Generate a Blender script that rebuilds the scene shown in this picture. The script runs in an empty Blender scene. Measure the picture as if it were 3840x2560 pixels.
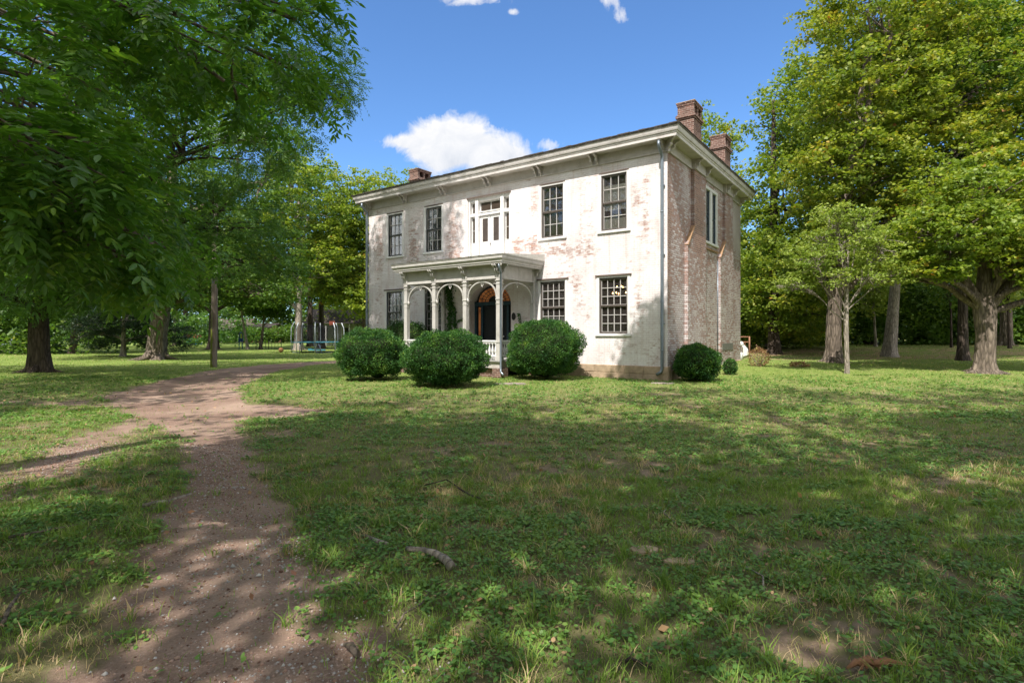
import bpy, math, random
import numpy as np
from mathutils import Vector
random.seed(5)
rng = np.random.default_rng(11)
scene = bpy.context.scene
COL = scene.collection
R = math.radians

# ------------------------------------------------------------------ helpers
def S(t):
    t = np.clip(t, 0, 1); return t*t*(3-2*t)

def link(o, parent=None):
    COL.objects.link(o)
    if parent is not None: o.parent = parent
    return o

def tag(o, label=None, cat=None, group=None, kind=None):
    if label: o['label'] = label
    if cat: o['category'] = cat
    if group: o['group'] = group
    if kind: o['kind'] = kind
    return o

def empty(name, loc=(0, 0, 0), rz=0.0, parent=None):
    o = bpy.data.objects.new(name, None)
    o.empty_display_size = .2
    o.location = loc; o.rotation_euler = (0, 0, rz)
    return link(o, parent)

def mesh_np(name, V, F, mat, parent=None, attrs=None, smooth=False, uv=None):
    """V (n,3); F (m,k) int array; attrs {name: per-face float}"""
    V = np.ascontiguousarray(V, dtype=np.float32); F = np.ascontiguousarray(F, dtype=np.int32)
    me = bpy.data.meshes.new(name)
    m, k = F.shape
    me.vertices.add(len(V)); me.vertices.foreach_set('co', V.ravel())
    me.loops.add(m*k); me.loops.foreach_set('vertex_index', F.ravel())
    me.polygons.add(m)
    me.polygons.foreach_set('loop_start', np.arange(0, m*k, k, dtype=np.int32))
    if attrs:
        for an, (dom, arr) in attrs.items():
            a = me.attributes.new(an, 'FLOAT', dom); a.data.foreach_set('value', np.ascontiguousarray(arr, dtype=np.float32))
    if uv is not None:
        u = me.uv_layers.new(name='UVMap'); u.data.foreach_set('uv', np.ascontiguousarray(uv, dtype=np.float32).ravel())
    if smooth: me.polygons.foreach_set('use_smooth', np.ones(m, dtype=bool))
    me.update(calc_edges=True); me.validate()
    if mat: me.materials.append(mat)
    return link(bpy.data.objects.new(name, me), parent)

class MB:
    def __init__(s): s.v = []; s.f = []; s.sm = []
    def add(s, vs, fs, smooth=False):
        b = len(s.v); s.v += [tuple(v) for v in vs]
        for f in fs: s.f.append(tuple(b+i for i in f)); s.sm.append(smooth)
        return s
    def box(s, x0, x1, y0, y1, z0, z1):
        s.add([(x0,y0,z0),(x1,y0,z0),(x1,y1,z0),(x0,y1,z0),(x0,y0,z1),(x1,y0,z1),(x1,y1,z1),(x0,y1,z1)],
              [(0,3,2,1),(4,5,6,7),(0,1,5,4),(1,2,6,5),(2,3,7,6),(3,0,4,7)]); return s
    def prism(s, poly, axis, a, b):
        """poly: 2d pts; axis 'x': pts are (y,z); 'y': (x,z); 'z': (x,y)"""
        n = len(poly)
        def P(p, t):
            return {'x': (t, p[0], p[1]), 'y': (p[0], t, p[1]), 'z': (p[0], p[1], t)}[axis]
        vs = [P(p, a) for p in poly]+[P(p, b) for p in poly]
        fs = [tuple(range(n))[::-1], tuple(range(n, 2*n))]+[(i, (i+1) % n, n+(i+1) % n, n+i) for i in range(n)]
        s.add(vs, fs); return s
    def tube(s, pts, rad, n=8, cap=True):
        pts = [Vector(p) for p in pts]; m = len(pts)
        if not hasattr(rad, '__len__'): rad = [rad]*m
        vs = []; up = Vector((0, 0, 1)); prev = None
        for i, p in enumerate(pts):
            d = (pts[min(i+1, m-1)]-pts[max(i-1, 0)])
            if d.length < 1e-9: d = Vector((0, 0, 1))
            d.normalize()
            if prev is None:
                a = d.cross(Vector((1, 0, 0)) if abs(d.x) < .9 else Vector((0, 1, 0))).normalized()
            else:
                a = (prev-d*prev.dot(d)); a = a.normalized() if a.length > 1e-6 else d.orthogonal().normalized()
            prev = a; b = d.cross(a)
            for k in range(n):
                t = 2*math.pi*k/n
                vs.append(p+(a*math.cos(t)+b*math.sin(t))*rad[i])
        fs = [(i*n+k, i*n+(k+1) % n, (i+1)*n+(k+1) % n, (i+1)*n+k) for i in range(m-1) for k in range(n)]
        if cap: fs += [tuple(range(n))[::-1], tuple((m-1)*n+k for k in range(n))]
        s.add(vs, fs, True); return s
    def lathe(s, prof, cx, cy, n=10):
        vs = [(cx+r*math.cos(2*math.pi*k/n), cy+r*math.sin(2*math.pi*k/n), z) for r, z in prof for k in range(n)]
        m = len(prof)
        fs = [(i*n+k, i*n+(k+1) % n, (i+1)*n+(k+1) % n, (i+1)*n+k) for i in range(m-1) for k in range(n)]
        fs += [tuple(range(n))[::-1], tuple((m-1)*n+k for k in range(n))]
        s.add(vs, fs, True); return s
    def build(s, name, mat, parent=None, bevel=0):
        me = bpy.data.meshes.new(name); me.from_pydata(s.v, [], s.f); me.update()
        me.polygons.foreach_set('use_smooth', s.sm)
        if mat: me.materials.append(mat)
        o = link(bpy.data.objects.new(name, me), parent)
        if bevel:
            b = o.modifiers.new('b', 'BEVEL'); b.width = bevel; b.segments = 1; b.limit_method = 'ANGLE'
        return o

def copy_tree(o, parent=None):
    c = o.copy(); COL.objects.link(c); c.parent = parent
    for ch in [x for x in bpy.data.objects if x.parent == o]: copy_tree(ch, c)
    return c

def sn(P, sc, seed):
    """cheap smooth vector noise in -1..1"""
    r = np.random.default_rng(seed); out = 0
    P = np.asarray(P, dtype=float)
    for k in range(5):
        d = r.normal(size=P.shape[1]); d /= np.linalg.norm(d)
        d2 = r.normal(size=P.shape[1]); d2 /= np.linalg.norm(d2)
        out = out+np.sin(P@d*2*math.pi/sc+r.uniform(0, 6.3))*np.cos(P@d2*2*math.pi/sc*.83+r.uniform(0, 6.3))
    return out/2.6
def fbm(P, sc, seed, oct=4):
    return sum(sn(P, sc/2**k, seed+k)*.55**k for k in range(oct))/1.7

# ------------------------------------------------------------------ materials
class NT:
    def __init__(s, name):
        s.m = bpy.data.materials.new(name); s.m.use_nodes = True
        s.t = s.m.node_tree; s.t.nodes.clear()
        s.out = s.n('ShaderNodeOutputMaterial')
    def n(s, kind, **kw):
        nd = s.t.nodes.new(kind)
        for k, v in kw.items():
            if k in nd.inputs.keys() if False else False: pass
            setattr(nd, k, v)
        return nd
    def l(s, a, b): s.t.links.new(a, b)
    def coord(s, what='Object', scale=(1, 1, 1)):
        tc = s.n('ShaderNodeTexCoord'); mp = s.n('ShaderNodeMapping'); mp.inputs['Scale'].default_value = scale
        s.l(tc.outputs[what], mp.inputs[0]); return mp.outputs[0]
    def noise(s, vec, scale, detail=4, rough=.6, dist=0):
        nd = s.n('ShaderNodeTexNoise'); nd.inputs['Scale'].default_value = scale
        nd.inputs['Detail'].default_value = detail; nd.inputs['Roughness'].default_value = rough
        nd.inputs['Distortion'].default_value = dist
        if vec is not None: s.l(vec, nd.inputs['Vector'])
        return nd.outputs['Fac']
    def ramp(s, fac, stops, interp='LINEAR'):
        nd = s.n('ShaderNodeValToRGB'); nd.color_ramp.interpolation = interp
        els = nd.color_ramp.elements
        while len(els) < len(stops): els.new(.5)
        for e, (p, c) in zip(els, stops):
            e.position = p; e.color = (c, c, c, 1) if not hasattr(c, '__len__') else (*c, 1)
        s.l(fac, nd.inputs[0]); return nd.outputs[0]
    def mix(s, fac, a, b, mode='MIX'):
        nd = s.n('ShaderNodeMix'); nd.data_type = 'RGBA'; nd.blend_type = mode
        for sock, v in ((nd.inputs[0], fac), (nd.inputs[6], a), (nd.inputs[7], b)):
            if isinstance(v, bpy.types.NodeSocket): s.l(v, sock)
            elif hasattr(v, '__len__'): sock.default_value = (*v, 1)
            else: sock.default_value = v
        return nd.outputs[2]
    def math(s, op, a, b=0.0, clamp=False):
        nd = s.n('ShaderNodeMath'); nd.operation = op; nd.use_clamp = clamp
        for i, v in enumerate((a, b)):
            if isinstance(v, bpy.types.NodeSocket): s.l(v, nd.inputs[i])
            else: nd.inputs[i].default_value = v
        return nd.outputs[0]
    def attr(s, name):
        nd = s.n('ShaderNodeAttribute'); nd.attribute_name = name; return nd.outputs['Fac']
    def bump(s, h, strength=.3, dist=.01):
        nd = s.n('ShaderNodeBump'); nd.inputs['Strength'].default_value = strength; nd.inputs['Distance'].default_value = dist
        s.l(h, nd.inputs['Height']); return nd.outputs[0]
    def princ(s, col, rough=.7, spec=.3, normal=None, **kw):
        nd = s.n('ShaderNodeBsdfPrincipled')
        if isinstance(col, bpy.types.NodeSocket): s.l(col, nd.inputs['Base Color'])
        else: nd.inputs['Base Color'].default_value = (*col, 1)
        if isinstance(rough, bpy.types.NodeSocket): s.l(rough, nd.inputs['Roughness'])
        else: nd.inputs['Roughness'].default_value = rough
        nd.inputs['Specular IOR Level'].default_value = spec
        if normal: s.l(normal, nd.inputs['Normal'])
        for k, v in kw.items(): nd.inputs[k.replace('_', ' ')].default_value = v
        return nd.outputs[0]
    def done(s, sh): s.l(sh, s.out.inputs[0]); return s.m

def simple(name, col, rough=.6, spec=.3, var=.15, scale=8, bump=0, metal=0, dirt=None):
    t = NT(name); c = t.coord()
    n = t.noise(c, scale, 5)
    k = t.ramp(n, [(.3, tuple(x*(1-var) for x in col)), (.7, tuple(min(1, x*(1+var)) for x in col))])
    if dirt:
        d = t.noise(c, 2.3, 6, .7)
        k = t.mix(t.ramp(d, [(.5, 0.0), (.72, dirt[1])]), k, dirt[0])
    nr = t.bump(t.noise(c, scale*4, 4), bump, .01) if bump else None
    return t.done(t.princ(k, rough, spec, nr, Metallic=metal))

def mat_leaf(name, stops, trans=.35, rough=.5, spec=.35, tcol=1.25):
    t = NT(name)
    a = t.attr('rnd'); col = t.ramp(a, stops)
    tc = t.mix(1.0, col, (tcol*.95, tcol, tcol*.45), 'MULTIPLY')
    p = t.princ(col, rough, spec)
    tr = t.n('ShaderNodeBsdfTranslucent'); t.l(tc, tr.inputs[0])
    mx = t.n('ShaderNodeMixShader'); mx.inputs[0].default_value = trans
    t.l(p, mx.inputs[1]); t.l(tr.outputs[0], mx.inputs[2])
    return t.done(mx.outputs[0])

def mat_brick(name, front):
    t = NT(name)
    uv = t.n('ShaderNodeTexCoord').outputs['UV']
    br = t.n('ShaderNodeTexBrick'); t.l(uv, br.inputs['Vector'])
    br.inputs['Scale'].default_value = 1.0
    br.inputs['Brick Width'].default_value = .21; br.inputs['Row Height'].default_value = .076
    br.inputs['Mortar Size'].default_value = .008 if front else .012; br.inputs['Mortar Smooth'].default_value = .3
    br.inputs['Color1'].default_value = (.0, .0, .0, 1); br.inputs['Color2'].default_value = (1, 1, 1, 1)
    br.inputs['Mortar'].default_value = (.5, .5, .5, 1)
    rnd = br.outputs['Color']; mort = br.outputs['Fac']
    brick = t.ramp(rnd, [(0, (.15, .065, .048)), (.5, (.25, .12, .088)), (1, (.36, .20, .15))])
    brick = t.mix(mort, brick, (.42, .36, .31))
    w = t.attr('wear')
    mp = t.n('ShaderNodeMapping'); t.l(uv, mp.inputs[0]); mp.inputs['Scale'].default_value = (1.6, 3.2, 1)
    n1 = t.noise(mp.outputs[0], 2.2, 8, .72, .3)
    mp2 = t.n('ShaderNodeMapping'); t.l(uv, mp2.inputs[0]); mp2.inputs['Scale'].default_value = (5, 14, 1)
    n2 = t.noise(mp2.outputs[0], 1.6, 5, .7)
    k = t.math('ADD', t.math('MULTIPLY', n1, .9), t.math('MULTIPLY', n2, .75))
    k = t.math('ADD', k, t.math('MULTIPLY', t.math('SUBTRACT', rnd, .5), .24 if front else .34))
    k = t.math('ADD', k, w)
    if not front: k = t.math('SUBTRACT', k, t.math('MULTIPLY', mort, .12))
    k = t.math('SUBTRACT', k, .2)
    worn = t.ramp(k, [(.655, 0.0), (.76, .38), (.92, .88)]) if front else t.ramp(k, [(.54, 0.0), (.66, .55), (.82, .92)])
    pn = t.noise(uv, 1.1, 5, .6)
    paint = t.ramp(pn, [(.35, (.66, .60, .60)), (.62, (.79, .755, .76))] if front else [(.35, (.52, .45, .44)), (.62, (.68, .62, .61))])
    grime = t.noise(mp2.outputs[0], .5, 6, .7)
    paint = t.mix(t.ramp(grime, [(.52, 0.0), (.75, .35)]), paint, (.52, .42, .38))
    paint = t.mix(t.math('MULTIPLY', mort, .20 if front else .80), paint, (.22, .18, .17))  # darkens joints: dirt, and on the side wall raking-light shade painted in
    mp3 = t.n('ShaderNodeMapping'); t.l(uv, mp3.inputs[0]); mp3.inputs['Scale'].default_value = (7, .35, 1)
    stk = t.noise(mp3.outputs[0], 1.0, 5, .6)
    paint = t.mix(t.ramp(stk, [(.52, 0.0), (.72, .42)]), paint, (.50, .37, .33))
    sh = t.attr('stain')
    paint = t.mix(sh, paint, (.33, .22, .17))
    col = t.mix(worn, paint, brick)
    hgt = t.math('SUBTRACT', t.math('MULTIPLY', n2, .5), t.math('MULTIPLY', mort, 1.0))
    hgt = t.math('ADD', hgt, t.math('MULTIPLY', rnd, .5))
    nr = t.bump(hgt, 1.0 if not front else .55, .02)
    return t.done(t.princ(col, .85, .15, nr))

def mat_bark(name, c0, c1, sc=6):
    t = NT(name); c = t.coord('Object', (1, 1, .18))
    n = t.noise(c, sc, 7, .7, .4)
    v = t.n('ShaderNodeTexVoronoi'); v.feature = 'DISTANCE_TO_EDGE'; v.inputs['Scale'].default_value = sc*1.6; t.l(c, v.inputs['Vector'])
    col = t.ramp(n, [(.3, c0), (.65, c1)])
    col = t.mix(t.ramp(v.outputs['Distance'], [(0, .6), (.2, 0.0)]), col, tuple(x*.35 for x in c0))
    h = t.math('ADD', n, t.math('MULTIPLY', v.outputs['Distance'], 1.5))
    return t.done(t.princ(col, .9, .15, t.bump(h, .9, .06)))

M = {}
M['trim'] = simple('trim_paint', (.50, .465, .445), .55, .3, .08, 5, .05, dirt=((.34, .30, .25), .7))
M['trim_green'] = simple('porch_paint', (.49, .47, .445), .55, .3, .08, 5, .05, dirt=((.24, .23, .19), .6))
M['white'] = simple('white_paint', (.70, .69, .68), .5, .35, .05, 6, .03)
M['crown'] = simple('crown_paint', (.62, .585, .57), .5, .35, .06, 6, .04, dirt=((.34, .30, .27), .8))
M['sash'] = simple('storm_sash', (.075, .06, .052), .5, .4, .1)
M['sash_dark'] = simple('dark_sash', (.022, .028, .03), .5, .4, .1)
M['muntin'] = simple('muntin_paint', (.46, .44, .42), .5, .35, .05)
M['lintel'] = simple('lintel_paint', (.13, .10, .085), .7, .2, .15)
M['navy'] = simple('navy_door', (.006, .008, .014), .35, .45, .2)
M['teal'] = simple('teal_frame', (.02, .05, .07), .4, .4, .2)
M['steel'] = simple('galvanised', (.20, .235, .27), .35, .5, .12, 3, 0, .55)
M['iron'] = simple('black_iron', (.015, .015, .015), .5, .4, .2)
M['roof'] = simple('shingle', (.085, .07, .06), .9, .2, .4, 14, .6)
M['roofedge'] = simple('gutter_old', (.16, .145, .13), .7, .3, .3, 9, .2)
M['interior'] = simple('interior_plaster', (.22, .16, .11), .9, .1, .1)
M['curtain'] = simple('curtain_cloth', (.78, .78, .75), .9, .1, .08, 14)
M['blind'] = simple('blind_cloth', (.80, .77, .70), .85, .1, .05, 3)
M['concrete'] = simple('old_stone', (.40, .30, .21), .9, .15, .22, 5, .5, dirt=((.24, .17, .12), .8))
M['timber'] = simple('old_timber', (.30, .19, .11), .85, .15, .25, 6, .3)
M['porchfloor'] = simple('porch_boards', (.32, .31, .30), .7, .2, .15, 4, .1)

def mat_glass():
    t = NT('window_glass')
    g = t.n('ShaderNodeBsdfGlossy'); g.inputs['Roughness'].default_value = .03; g.inputs[0].default_value = (.9, .95, 1, 1)
    n = t.noise(t.coord('Object', (1, 1, 1)), 2.2, 2)
    t.l(t.bump(n, .12, .02), g.inputs['Normal'])
    tr = t.n('ShaderNodeBsdfTransparent'); tr.inputs[0].default_value = (.93, .93, .92, 1)
    fr = t.n('ShaderNodeFresnel'); fr.inputs[0].default_value = 1.55
    k = t.math('ADD', t.math('MULTIPLY', fr.outputs[0], .9), .02, True)
    mx = t.n('ShaderNodeMixShader'); t.l(k, mx.inputs[0]); t.l(tr.outputs[0], mx.inputs[1]); t.l(g.outputs[0], mx.inputs[2])
    df = t.n('ShaderNodeBsdfDiffuse'); df.inputs[0].default_value = (.22, .19, .18, 1)
    m2 = t.n('ShaderNodeMixShader'); m2.inputs[0].default_value = .09; t.l(mx.outputs[0], m2.inputs[1]); t.l(df.outputs[0], m2.inputs[2])
    return t.done(m2.outputs[0])
M['glass'] = mat_glass()

def mat_amber():
    t = NT('amber_glass'); c = t.coord()
    n = t.noise(c, 3, 3)
    col = t.ramp(n, [(.3, (.16, .055, .02)), (.7, (.42, .16, .05))])
    p = t.n('ShaderNodeBsdfPrincipled'); t.l(col, p.inputs['Base Color']); p.inputs['Roughness'].default_value = .12
    t.l(col, p.inputs['Emission Color']); p.inputs['Emission Strength'].default_value = .14  # faint glow set into the glass for warm light from the rooms inside
    return t.done(p.outputs[0])
M['amber'] = mat_amber()
def mat_emit(name, col, st):
    t = NT(name); e = t.n('ShaderNodeEmission'); e.inputs[0].default_value = (*col, 1); e.inputs[1].default_value = st
    return t.done(e.outputs[0])
M['bulb'] = mat_emit('lamp_bulb', (1, .55, .2), 9)
M['brick_front'] = mat_brick('painted_brick_front', True)
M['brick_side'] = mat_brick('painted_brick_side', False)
def mat_chim():
    t = NT('chimney_brick'); tc = t.n('ShaderNodeTexCoord')
    br = t.n('ShaderNodeTexBrick')
    sx = t.n('ShaderNodeSeparateXYZ'); t.l(tc.outputs['Object'], sx.inputs[0])
    cx = t.n('ShaderNodeCombineXYZ'); t.l(t.math('ADD', sx.outputs[0], sx.outputs[1]), cx.inputs[0]); t.l(sx.outputs[2], cx.inputs[1])
    t.l(cx.outputs[0], br.inputs['Vector']); br.inputs['Scale'].default_value = 1
    br.inputs['Brick Width'].default_value = .21; br.inputs['Row Height'].default_value = .076; br.inputs['Mortar Size'].default_value = .010
    br.inputs['Color1'].default_value = (.10, .05, .04, 1); br.inputs['Color2'].default_value = (.22, .12, .095, 1); br.inputs['Mortar'].default_value = (.34, .27, .23, 1)
    n = t.noise(tc.outputs['Object'], 3.5, 6, .7)
    col = t.mix(t.ramp(n, [(.45, 0.0), (.7, .7)]), br.outputs['Color'], (.13, .09, .075))
    return t.done(t.princ(col, .9, .15, t.bump(t.math('MULTIPLY', br.outputs['Fac'], -1.0), .6, .012)))
M['chimney'] = mat_chim()
M['bark_grey'] = mat_bark('bark_grey', (.10, .08, .065), (.28, .225, .18))
M['bark_dark'] = mat_bark('bark_dark', (.045, .035, .028), (.13, .10, .08))
M['bark_pale'] = mat_bark('bark_pale', (.24, .20, .17), (.50, .44, .37), 9)
M['leaf_sun'] = mat_leaf('maple_leaves', [(0, (.10, .17, .027)), (.35, (.19, .27, .038)), (.7, (.30, .35, .045)), (.93, (.42, .37, .05)), (1, (.40, .18, .04))], .42)
M['leaf_gold'] = mat_leaf('turning_leaves', [(0, (.10, .165, .025)), (.35, (.20, .265, .038)), (.7, (.31, .33, .045)), (.95, (.46, .37, .055)), (1, (.42, .18, .05))], .42)
M['leaf_lime'] = mat_leaf('dogwood_leaves', [(0, (.18, .27, .05)), (.6, (.32, .39, .085)), (1, (.42, .42, .10))], .4)
M['leaf_mid'] = mat_leaf('hackberry_leaves', [(0, (.05, .11, .022)), (.5, (.105, .19, .03)), (.9, (.19, .26, .035)), (1, (.26, .28, .03))], .42)
M['leaf_dark'] = mat_leaf('walnut_leaves', [(0, (.05, .12, .028)), (.5, (.095, .20, .035)), (.9, (.18, .29, .04)), (1, (.27, .33, .04))], .45, .42, .5)
M['leaf_near'] = mat_leaf('pecan_leaves', [(0, (.05, .13, .02)), (.5, (.10, .23, .028)), (1, (.25, .38, .04))], .5, .38, .6)
M['leaf_box'] = mat_leaf('boxwood_leaves', [(0, (.022, .075, .020)), (.5, (.055, .145, .028)), (.9, (.14, .26, .04)), (1, (.23, .33, .05))], .25, .5, .25)
M['leaf_cedar'] = mat_leaf('cedar_needles', [(0, (.012, .03, .014)), (1, (.03, .06, .022))], .15)
M['leaf_brown'] = mat_leaf('dry_leaves', [(0, (.25, .12, .07)), (.5, (.36, .22, .12)), (.8, (.34, .30, .10)), (1, (.18, .24, .05))], .3)
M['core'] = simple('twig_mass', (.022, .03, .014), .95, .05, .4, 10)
M['grass'] = mat_leaf('grass_blades', [(0, (.12, .22, .035)), (.45, (.22, .33, .06)), (.78, (.34, .42, .10)), (.88, (.52, .42, .22)), (1, (.60, .43, .28))], .35, .55, .25)
M['weed'] = mat_leaf('weed_leaves', [(0, (.07, .17, .035)), (.6, (.145, .27, .05)), (.92, (.25, .36, .07)), (1, (.40, .26, .14))], .28, .5, .4)
M['stone'] = simple('pebble', (.27, .22, .20), .85, .2, .45, 60, .2)
def mat_gravel():
    t = NT('gravel_mix'); c = t.ramp(t.attr('rnd'), [(0, (.11, .06, .045)), (.3, (.30, .18, .135)), (.6, (.44, .31, .25)), (.85, (.30, .29, .28)), (1, (.55, .52, .50))])
    return t.done(t.princ(c, .85, .15))
M['gravel'] = mat_gravel()
M['plastic_white'] = simple('white_plastic', (.8, .8, .78), .5, .4, .05)
M['orange'] = simple('orange_ball', (.62, .30, .13), .6, .3, .1)
M['teal_vinyl'] = simple('teal_vinyl', (.05, .20, .26), .5, .3, .15)
M['blue'] = simple('blue_plastic', (.02, .06, .22), .5, .3, .1)
M['yellow'] = simple('yellow_plastic', (.55, .5, .04), .5, .3, .1)
M['red'] = simple('red_paint', (.22, .06, .04), .5, .3, .1)
M['peach'] = simple('peach_wall', (.55, .30, .18), .8, .2, .1)
M['rust'] = simple('rusty_steel', (.30, .15, .09), .7, .3, .25)

def mat_net():
    t = NT('mesh_net')
    d = t.princ((.02, .02, .025), .8, .1)
    tr = t.n('ShaderNodeBsdfTransparent'); mx = t.n('ShaderNodeMixShader'); mx.inputs[0].default_value = .38
    t.l(tr.outputs[0], mx.inputs[1]); t.l(d, mx.inputs[2])
    return t.done(mx.outputs[0])
M['pole_pale'] = simple('pale_tube', (.48, .52, .55), .4, .5, .1)
M['net'] = mat_net()

def mat_ground():
    t = NT('soil_and_turf'); c = t.coord('Object')
    d = t.attr('dirt'); far = t.attr('turf'); lit = t.attr('litter')
    fine = t.noise(c, 55, 6, .75); med = t.noise(c, 5, 5, .7); big = t.noise(c, .7, 4)
    soil = t.ramp(fine, [(.3, (.10, .062, .05)), (.52, (.25, .165, .13)), (.72, (.46, .34, .28))])
    soil = t.mix(t.ramp(med, [(.35, 0.0), (.7, .75)]), soil, (.17, .115, .08))
    soil = t.mix(t.ramp(big, [(.4, 0.0), (.65, .55)]), soil, (.42, .31, .24))
    turf = t.ramp(med, [(.3, (.13, .20, .045)), (.55, (.22, .28, .07)), (.8, (.33, .31, .13))])
    turf = t.mix(t.ramp(fine, [(.4, .0), (.7, .6)]), turf, (.085, .14, .03))
    turf = t.mix(t.ramp(big, [(.5, 0.0), (.75, .45)]), turf, (.17, .15, .07))
    base = t.mix(far, t.mix(.72, turf, (.13, .09, .065)), turf)
    base = t.mix(lit, base, t.mix(t.ramp(med, [(.4, 0.0), (.6, 1.0)]), (.22, .14, .085), (.38, .26, .17)))
    k = t.ramp(t.math('ADD', d, t.math('MULTIPLY', t.math('SUBTRACT', med, .5), .6)), [(.35, 0.0), (.6, 1.0)])
    v = t.n('ShaderNodeTexVoronoi'); v.inputs['Scale'].default_value = 190; t.l(c, v.inputs['Vector'])
    peb = t.ramp(t.n('ShaderNodeSeparateColor').outputs[0] if False else v.outputs['Distance'], [(.0, .6), (.35, 0.0)])
    soil2 = t.mix(peb, soil, v.outputs['Color'], 'SOFT_LIGHT')
    col = t.mix(k, base, soil2)
    h = t.math('ADD', fine, t.math('MULTIPLY', v.outputs['Distance'], -.7))
    return t.done(t.princ(col, .95, .1, t.bump(h, .6, .012)))
M['ground'] = mat_ground()

# ------------------------------------------------------------------ camera, world, sun
W_, HX, HY, FPX = 2352., 1176., 764., 1262.
cam_d = bpy.data.cameras.new('camera'); cam = bpy.data.objects.new('camera', cam_d); link(cam)
cam.location = (0, 0, 1.6); cam.rotation_euler = (R(90), 0, 0)
cam_d.sensor_width = 36; cam_d.lens = 36*FPX/W_; cam_d.shift_y = -(784-HY)/W_
cam_d.clip_start = .05; cam_d.clip_end = 2000
scene.camera = cam
SUN = Vector((-.865, -2.05, 3.15)).normalized()
sl = bpy.data.lights.new('sun', 'SUN'); so = bpy.data.objects.new('sun', sl); link(so)
sl.energy = 3.05; sl.angle = R(.53); sl.color = (1, .94, .86)
so.rotation_euler = SUN.to_track_quat('Z', 'Y').to_euler()
elev = math.asin(SUN.z); az = math.atan2(SUN.x, SUN.y)
w = bpy.data.worlds.new('World'); scene.world = w; w.use_nodes = True
nt = w.node_tree; nt.nodes.clear()
class WT(NT):
    def __init__(s): s.t = nt
T = WT()
sky = T.n('ShaderNodeTexSky'); sky.sky_type = 'NISHITA'; sky.sun_disc = False
sky.sun_elevation = elev; sky.sun_rotation = az
sky.altitude = 200; sky.air_density = 1.0; sky.dust_density = .3; sky.ozone_density = 1.6
tc = T.n('ShaderNodeTexCoord'); sep = T.n('ShaderNodeSeparateXYZ'); T.l(tc.outputs['Generated'], sep.inputs[0])
yy = T.math('MAXIMUM', sep.outputs[1], .05)
uu = T.math('DIVIDE', sep.outputs[0], yy); vv = T.math('DIVIDE', sep.outputs[2], yy)
cv = T.n('ShaderNodeCombineXYZ'); T.l(uu, cv.inputs[0]); T.l(vv, cv.inputs[1])
CL = [(1005, 318, 62, 44, 1), (1062, 322, 74, 42, 1), (930, 327, 46, 13, .9), (1125, 348, 68, 30, 1), (1185, 368, 42, 18, .75),
      (1015, 372, 42, 24, .8), (960, 352, 34, 11, .45), (1262, 332, 40, 16, .42), (1090, 2, 62, 15, .8), (1180, 28, 12, 7, .5), (1422, 36, 22, 22, .58), (1392, 3, 30, 12, .45), (500, 300, 90, 30, .7), (2200, 200, 120, 40, .7)]
acc = None
for (px, py, a, b, s_) in CL:
    u0, v0, a0, b0 = (px-HX)/FPX, (HY-py)/FPX, a/FPX, b/FPX
    du = T.math('DIVIDE', T.math('SUBTRACT', uu, u0), a0); dv = T.math('DIVIDE', T.math('SUBTRACT', vv, v0), b0)
    r2 = T.math('ADD', T.math('MULTIPLY', du, du), T.math('MULTIPLY', dv, dv))
    g = T.math('MULTIPLY', T.math('EXPONENT', T.math('MULTIPLY', r2, -.8)), s_)
    acc = g if acc is None else T.math('ADD', acc, g)
n1 = T.noise(cv.outputs[0], 13, 10, .66, .5); n2 = T.noise(cv.outputs[0], 60, 7, .7)
dens = T.math('ADD', acc, T.math('MULTIPLY', T.math('SUBTRACT', n1, .5), 2.3))
dens = T.math('ADD', dens, T.math('MULTIPLY', T.math('SUBTRACT', n2, .5), .35))
front_only = T.math('GREATER_THAN', sep.outputs[1], .05)
cm = T.math('MULTIPLY', T.ramp(dens, [(.27, 0.0), (.50, .5), (.82, 1.0)]), front_only)
cm = T.math('MULTIPLY', cm, T.ramp(acc, [(.12, 0.0), (.3, 1.0)]))
sepc = T.ramp(T.math('ADD', T.math('MULTIPLY', vv, 2.6), T.math('MULTIPLY', T.math('SUBTRACT', n1, .5), .9)), [(.62, (1.85, 2.0, 2.28)), (.80, (2.4, 2.47, 2.63)), (1.0, (2.8, 2.8, 2.83))])
skyc = T.mix(1.0, sky.outputs[0], (.345, .485, .63), 'MULTIPLY')
colw = T.mix(cm, skyc, sepc)
rn = T.noise(tc.outputs['Generated'], 2.6, 8, .6, .4)  # bright clouds added outside the view to lift the fill in shaded areas
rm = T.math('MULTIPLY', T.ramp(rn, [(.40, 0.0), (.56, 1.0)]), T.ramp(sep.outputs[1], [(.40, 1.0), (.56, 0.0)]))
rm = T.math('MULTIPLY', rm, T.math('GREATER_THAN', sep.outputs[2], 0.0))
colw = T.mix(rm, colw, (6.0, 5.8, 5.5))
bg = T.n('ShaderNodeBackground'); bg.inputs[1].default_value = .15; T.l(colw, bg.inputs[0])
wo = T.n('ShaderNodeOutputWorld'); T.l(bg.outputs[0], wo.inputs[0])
vs = scene.view_settings; vs.view_transform = 'Standard'; vs.look = 'None'; vs.exposure = 1.28; vs.gamma = 1
try: scene.display_settings.display_device = 'sRGB'
except Exception: pass
scene.cycles.max_bounces = 10; scene.cycles.diffuse_bounces = 6; scene.cycles.transmission_bounces = 8; scene.cycles.transparent_max_bounces = 16
scene.cycles.sample_clamp_indirect = 6; scene.cycles.use_denoising = True

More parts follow.
